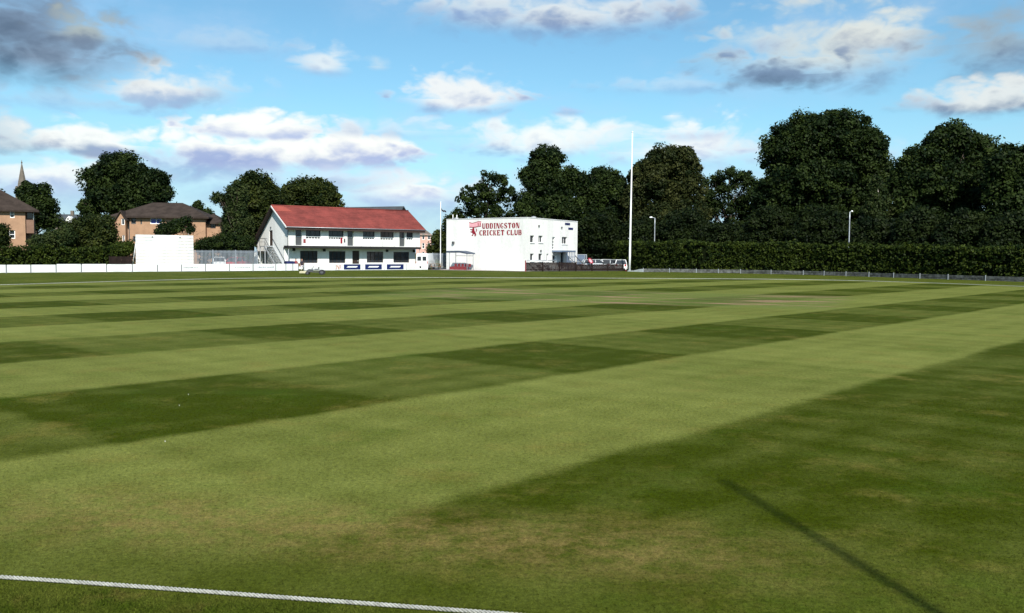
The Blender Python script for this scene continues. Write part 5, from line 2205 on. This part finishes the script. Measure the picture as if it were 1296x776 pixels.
# ================================================================== trees and shrubs
TG = 'trees behind the cricket ground'
tree('broadleaf_tree', 'small dark tree behind the left flats at the picture edge', [(0, 262, 18, 18), (-12, 258, 18, 20)], 150, 0, 'leaf_dark', group=TG, seed=21, trunk_r=.25)
tree('broadleaf_tree', 'dark rounded tree standing below the church spire', [(42, 246, 24, 18), (52, 264, 26, 20), (36, 270, 24, 24), (60, 278, 18, 14)], 142, 46, 'leaf_dark', group=TG, seed=22)
tree('broadleaf_tree', 'large spreading dark tree above the middle flats roof', [(152, 212, 31, 24), (128, 226, 29, 19), (184, 232, 36, 23), (145, 245, 42, 26), (168, 256, 48, 24), (117, 262, 20, 15), (205, 244, 18, 12)],
     146, 152, 'leaf_dark', group=TG, seed=23, trunk_r=.6, dens=1.6)
tree('conifer', 'small dark pointed tree past the right end of the flats roof', [(250, 263, 8, 11), (262, 270, 8, 7), (243, 268, 7, 6)], 175, 252, 'leaf_dark', group=TG, seed=24, trunk_r=.2, clump=.9)
tree('birch_tree', 'weeping birch with a pale trunk left of the pavilion', [(300, 244, 13, 18, 2), (293, 262, 13, 24, 3), (292, 285, 11, 24, 3), (306, 285, 17, 26, 2), (276, 250, 6, 6, 1), (299, 262, 15, 22, 2)], 121, 298, 'leaf_birch', group=TG, seed=25,
     trunk_r=.17, bark='birch_bark', clump=.8, leaf=.25, dens=1.35, fill=.35)
tree('broadleaf_tree', 'broad green tree directly behind the pavilion gable', [(323, 236, 27, 19), (318, 258, 33, 26), (312, 288, 30, 32), (340, 280, 25, 35), (345, 250, 18, 18)], 140, 320, 'leaf_mid', group=TG, seed=26, trunk_r=.45, dens=1.7)
tree('broadleaf_tree', 'broad green tree behind the left half of the red roof', [(393, 240, 37, 18), (400, 256, 40, 22), (372, 258, 25, 28), (395, 285, 45, 25)], 150, 392, 'leaf_mid', group=TG, seed=27, trunk_r=.45, dens=1.7)
tree('young_tree', 'young dark tree with a leaning pale stem behind the sight screen', [(215, 289, 18, 10), (225, 284, 10, 8), (205, 293, 10, 7), (236, 279, 3, 2.5), (242, 289, 3, 4)], 116, 240, 'leaf_dark', group=TG, seed=28, trunk_r=.13, bark='birch_bark',
     clump=.6, leaf=.25, dens=1.4)
tree('broadleaf_tree', 'narrow tree between the thin flagpole and the clubhouse', [(570, 285, 9, 16), (558, 305, 13, 20), (566, 318, 14, 20), (548, 318, 6, 14)], 152, 562, 'leaf_mid', group=TG, seed=29, trunk_r=.25, clump=.9)
tree('broadleaf_tree', 'open crowned tree with sky showing through above the club sign', [(618, 236, 32, 22), (602, 254, 27, 22), (640, 254, 20, 22), (586, 270, 15, 13), (622, 272, 36, 16)], 156, 612, 'leaf_dark', group=TG, seed=30, trunk_r=.4,
     dens=.62, clump=.9, fill=.05)
tree('broadleaf_tree', 'tall dark tree behind the clubhouse corner', [(692, 204, 26, 22), (688, 232, 26, 30), (716, 232, 27, 22), (668, 262, 18, 26), (702, 268, 42, 28), (668, 222, 8, 16)], 152, 694, 'leaf_dark', group=TG, seed=31, trunk_r=.55, dens=1.7)
tree('broadleaf_tree', 'dark tree just left of the tall white pole', [(765, 226, 24, 18), (778, 244, 26, 28), (752, 250, 24, 32), (762, 282, 42, 28), (738, 240, 12, 26), (792, 262, 16, 34)], 158, 764, 'leaf_dark', group=TG, seed=32, trunk_r=.45, dens=1.7)
tree('broadleaf_tree', 'olive green rounded tree just right of the tall white pole', [(852, 204, 40, 24), (836, 228, 40, 32), (872, 236, 26, 30), (812, 230, 18, 26), (804, 262, 20, 34), (850, 276, 50, 34)], 154, 846, 'leaf_olive', group=TG, seed=33, trunk_r=.5, dens=1.7)
tree('broadleaf_tree', 'thin leaved tree with bright gaps between the olive and the largest tree', [(922, 229, 30, 20), (902, 246, 24, 28), (942, 244, 24, 30), (918, 274, 38, 24), (950, 262, 20, 34), (893, 262, 16, 28)], 165, 920, 'leaf_dark', group=TG, seed=34, trunk_r=.35,
     dens=.74, clump=.9, fill=.05)
tree('broadleaf_tree', 'largest and tallest dark tree with a domed crown', [(1045, 178, 70, 42), (998, 196, 38, 44), (1092, 196, 34, 42), (1040, 232, 78, 48), (985, 246, 36, 34), (1050, 280, 84, 38), (1100, 240, 30, 40), (1116, 222, 20, 36)], 134, 1042, 'leaf_dark', group=TG,
     seed=35, trunk_r=.8, dens=1.8)
tree('birch_tree', 'thin pale stemmed birch before the right hand trees', [(1112, 240, 14, 26), (1104, 268, 18, 24), (1120, 272, 16, 26)], 121, 1116, 'leaf_birch', group=TG, seed=36, trunk_r=.13, bark='birch_bark', clump=.7, leaf=.22, dens=.6, fill=.1, lean=0.6)
tree('broadleaf_tree', 'wide dark tree with an uneven top near the right edge', [(1205, 178, 38, 26), (1172, 208, 36, 30), (1232, 196, 32, 30), (1200, 236, 70, 42), (1160, 262, 40, 42), (1148, 226, 24, 32), (1215, 282, 70, 36)], 122, 1198, 'leaf_dark', group=TG, seed=37,
     trunk_r=.7, dens=1.8)
tree('broadleaf_tree', 'dark tree filling the right edge of the picture', [(1275, 206, 34, 26), (1300, 220, 40, 36), (1282, 250, 46, 42), (1290, 288, 60, 36), (1340, 250, 50, 60)], 112, 1292, 'leaf_dark', group=TG, seed=38, trunk_r=.6, dens=1.8)

SG = 'dark undergrowth behind the long hedge'
words_ = ['left of the tall white pole', 'just right of the tall white pole', 'below the olive tree', 'below the thin leaved tree', 'left below the largest tree', 'right below the largest tree', 'beside the pale birch stem', 'below the uneven topped tree',
          'near the right edge', 'at the right picture edge']
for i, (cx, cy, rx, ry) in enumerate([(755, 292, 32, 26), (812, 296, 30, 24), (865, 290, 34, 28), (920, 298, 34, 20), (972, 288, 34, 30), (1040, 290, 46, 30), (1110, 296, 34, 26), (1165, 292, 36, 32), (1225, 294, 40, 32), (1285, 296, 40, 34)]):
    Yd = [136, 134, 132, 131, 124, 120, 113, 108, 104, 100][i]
    shrub('undergrowth_shrub', 'tall dark shrub behind the hedge ' + words_[i], [(cx, cy, rx, ry), (cx + 14, cy + 10, rx * .8, ry * .8), (cx - 14, cy + 12, rx * .8, ry * .7)], Yd, 'leaf_shaded', group=SG, leaf=.3, clump=1.0, dens=1.5, seed=60 + i)
shrub('shrub', 'round bush in front of the left flats at the picture edge', [(3, 298, 9, 17), (-8, 300, 14, 20)], 104, 'leaf_mid', seed=80)
shrub('shrub', 'light green bush right of the left flats', [(66, 302, 22, 13), (50, 306, 16, 10), (84, 300, 14, 14)], 112, 'leaf_birch', seed=81)
shrub('shrub', 'big dark bush between the two blocks of flats', [(112, 292, 28, 22), (95, 296, 22, 20), (133, 292, 18, 24), (125, 305, 28, 14)], 116, 'leaf_mid', leaf=.26, clump=.85, seed=82)
shrub('shrub', 'small bush beside the left edge of the sight screen', [(160, 313, 14, 9), (150, 315, 10, 8)], 111, 'leaf_hedge', seed=83)
shrub('shrub', 'dark bush behind the grey steel fence', [(268, 309, 18, 9), (284, 306, 18, 14), (305, 308, 20, 13), (255, 312, 10, 7)], 121.5, 'leaf_dark', seed=84)

# small white specks on the turf
for (px, py), lb in zip(((238.5, 500.3), (227, 514.2), (209, 560)),
                        ('white daisy head in the dark mown square, upper of a close pair', 'white daisy head in the dark mown square, lower of a close pair', 'white daisy head at the lower edge of the dark mown square')):
    p = at(px, py)
    s = .0085 if py > 470 else .014
    d = MB()
    d.tube([(0, 0, .004), (0, 0, .015)], .0025, 5)
    for k_ in range(9):
        a_ = 2 * math.pi * k_ / 9
        u = Vector((math.cos(a_), math.sin(a_), 0))
        v_ = Vector((-u.y, u.x, 0))
        d.poly([u * .004 + Z * .016, u * s * .6 + v_ * s * .3 + Z * .019, u * s + Z * .016, u * s * .6 - v_ * s * .3 + Z * .019])
    o = d.build('daisy', M['white_paint'])
    o.location = (p.x, p.y, 0)
    tag(o, lb, 'flower', 'daisies in the turf')

S.cycles.use_denoising = True
S.cycles.max_bounces = 4
S.cycles.diffuse_bounces = 3
S.cycles.transparent_max_bounces = 8
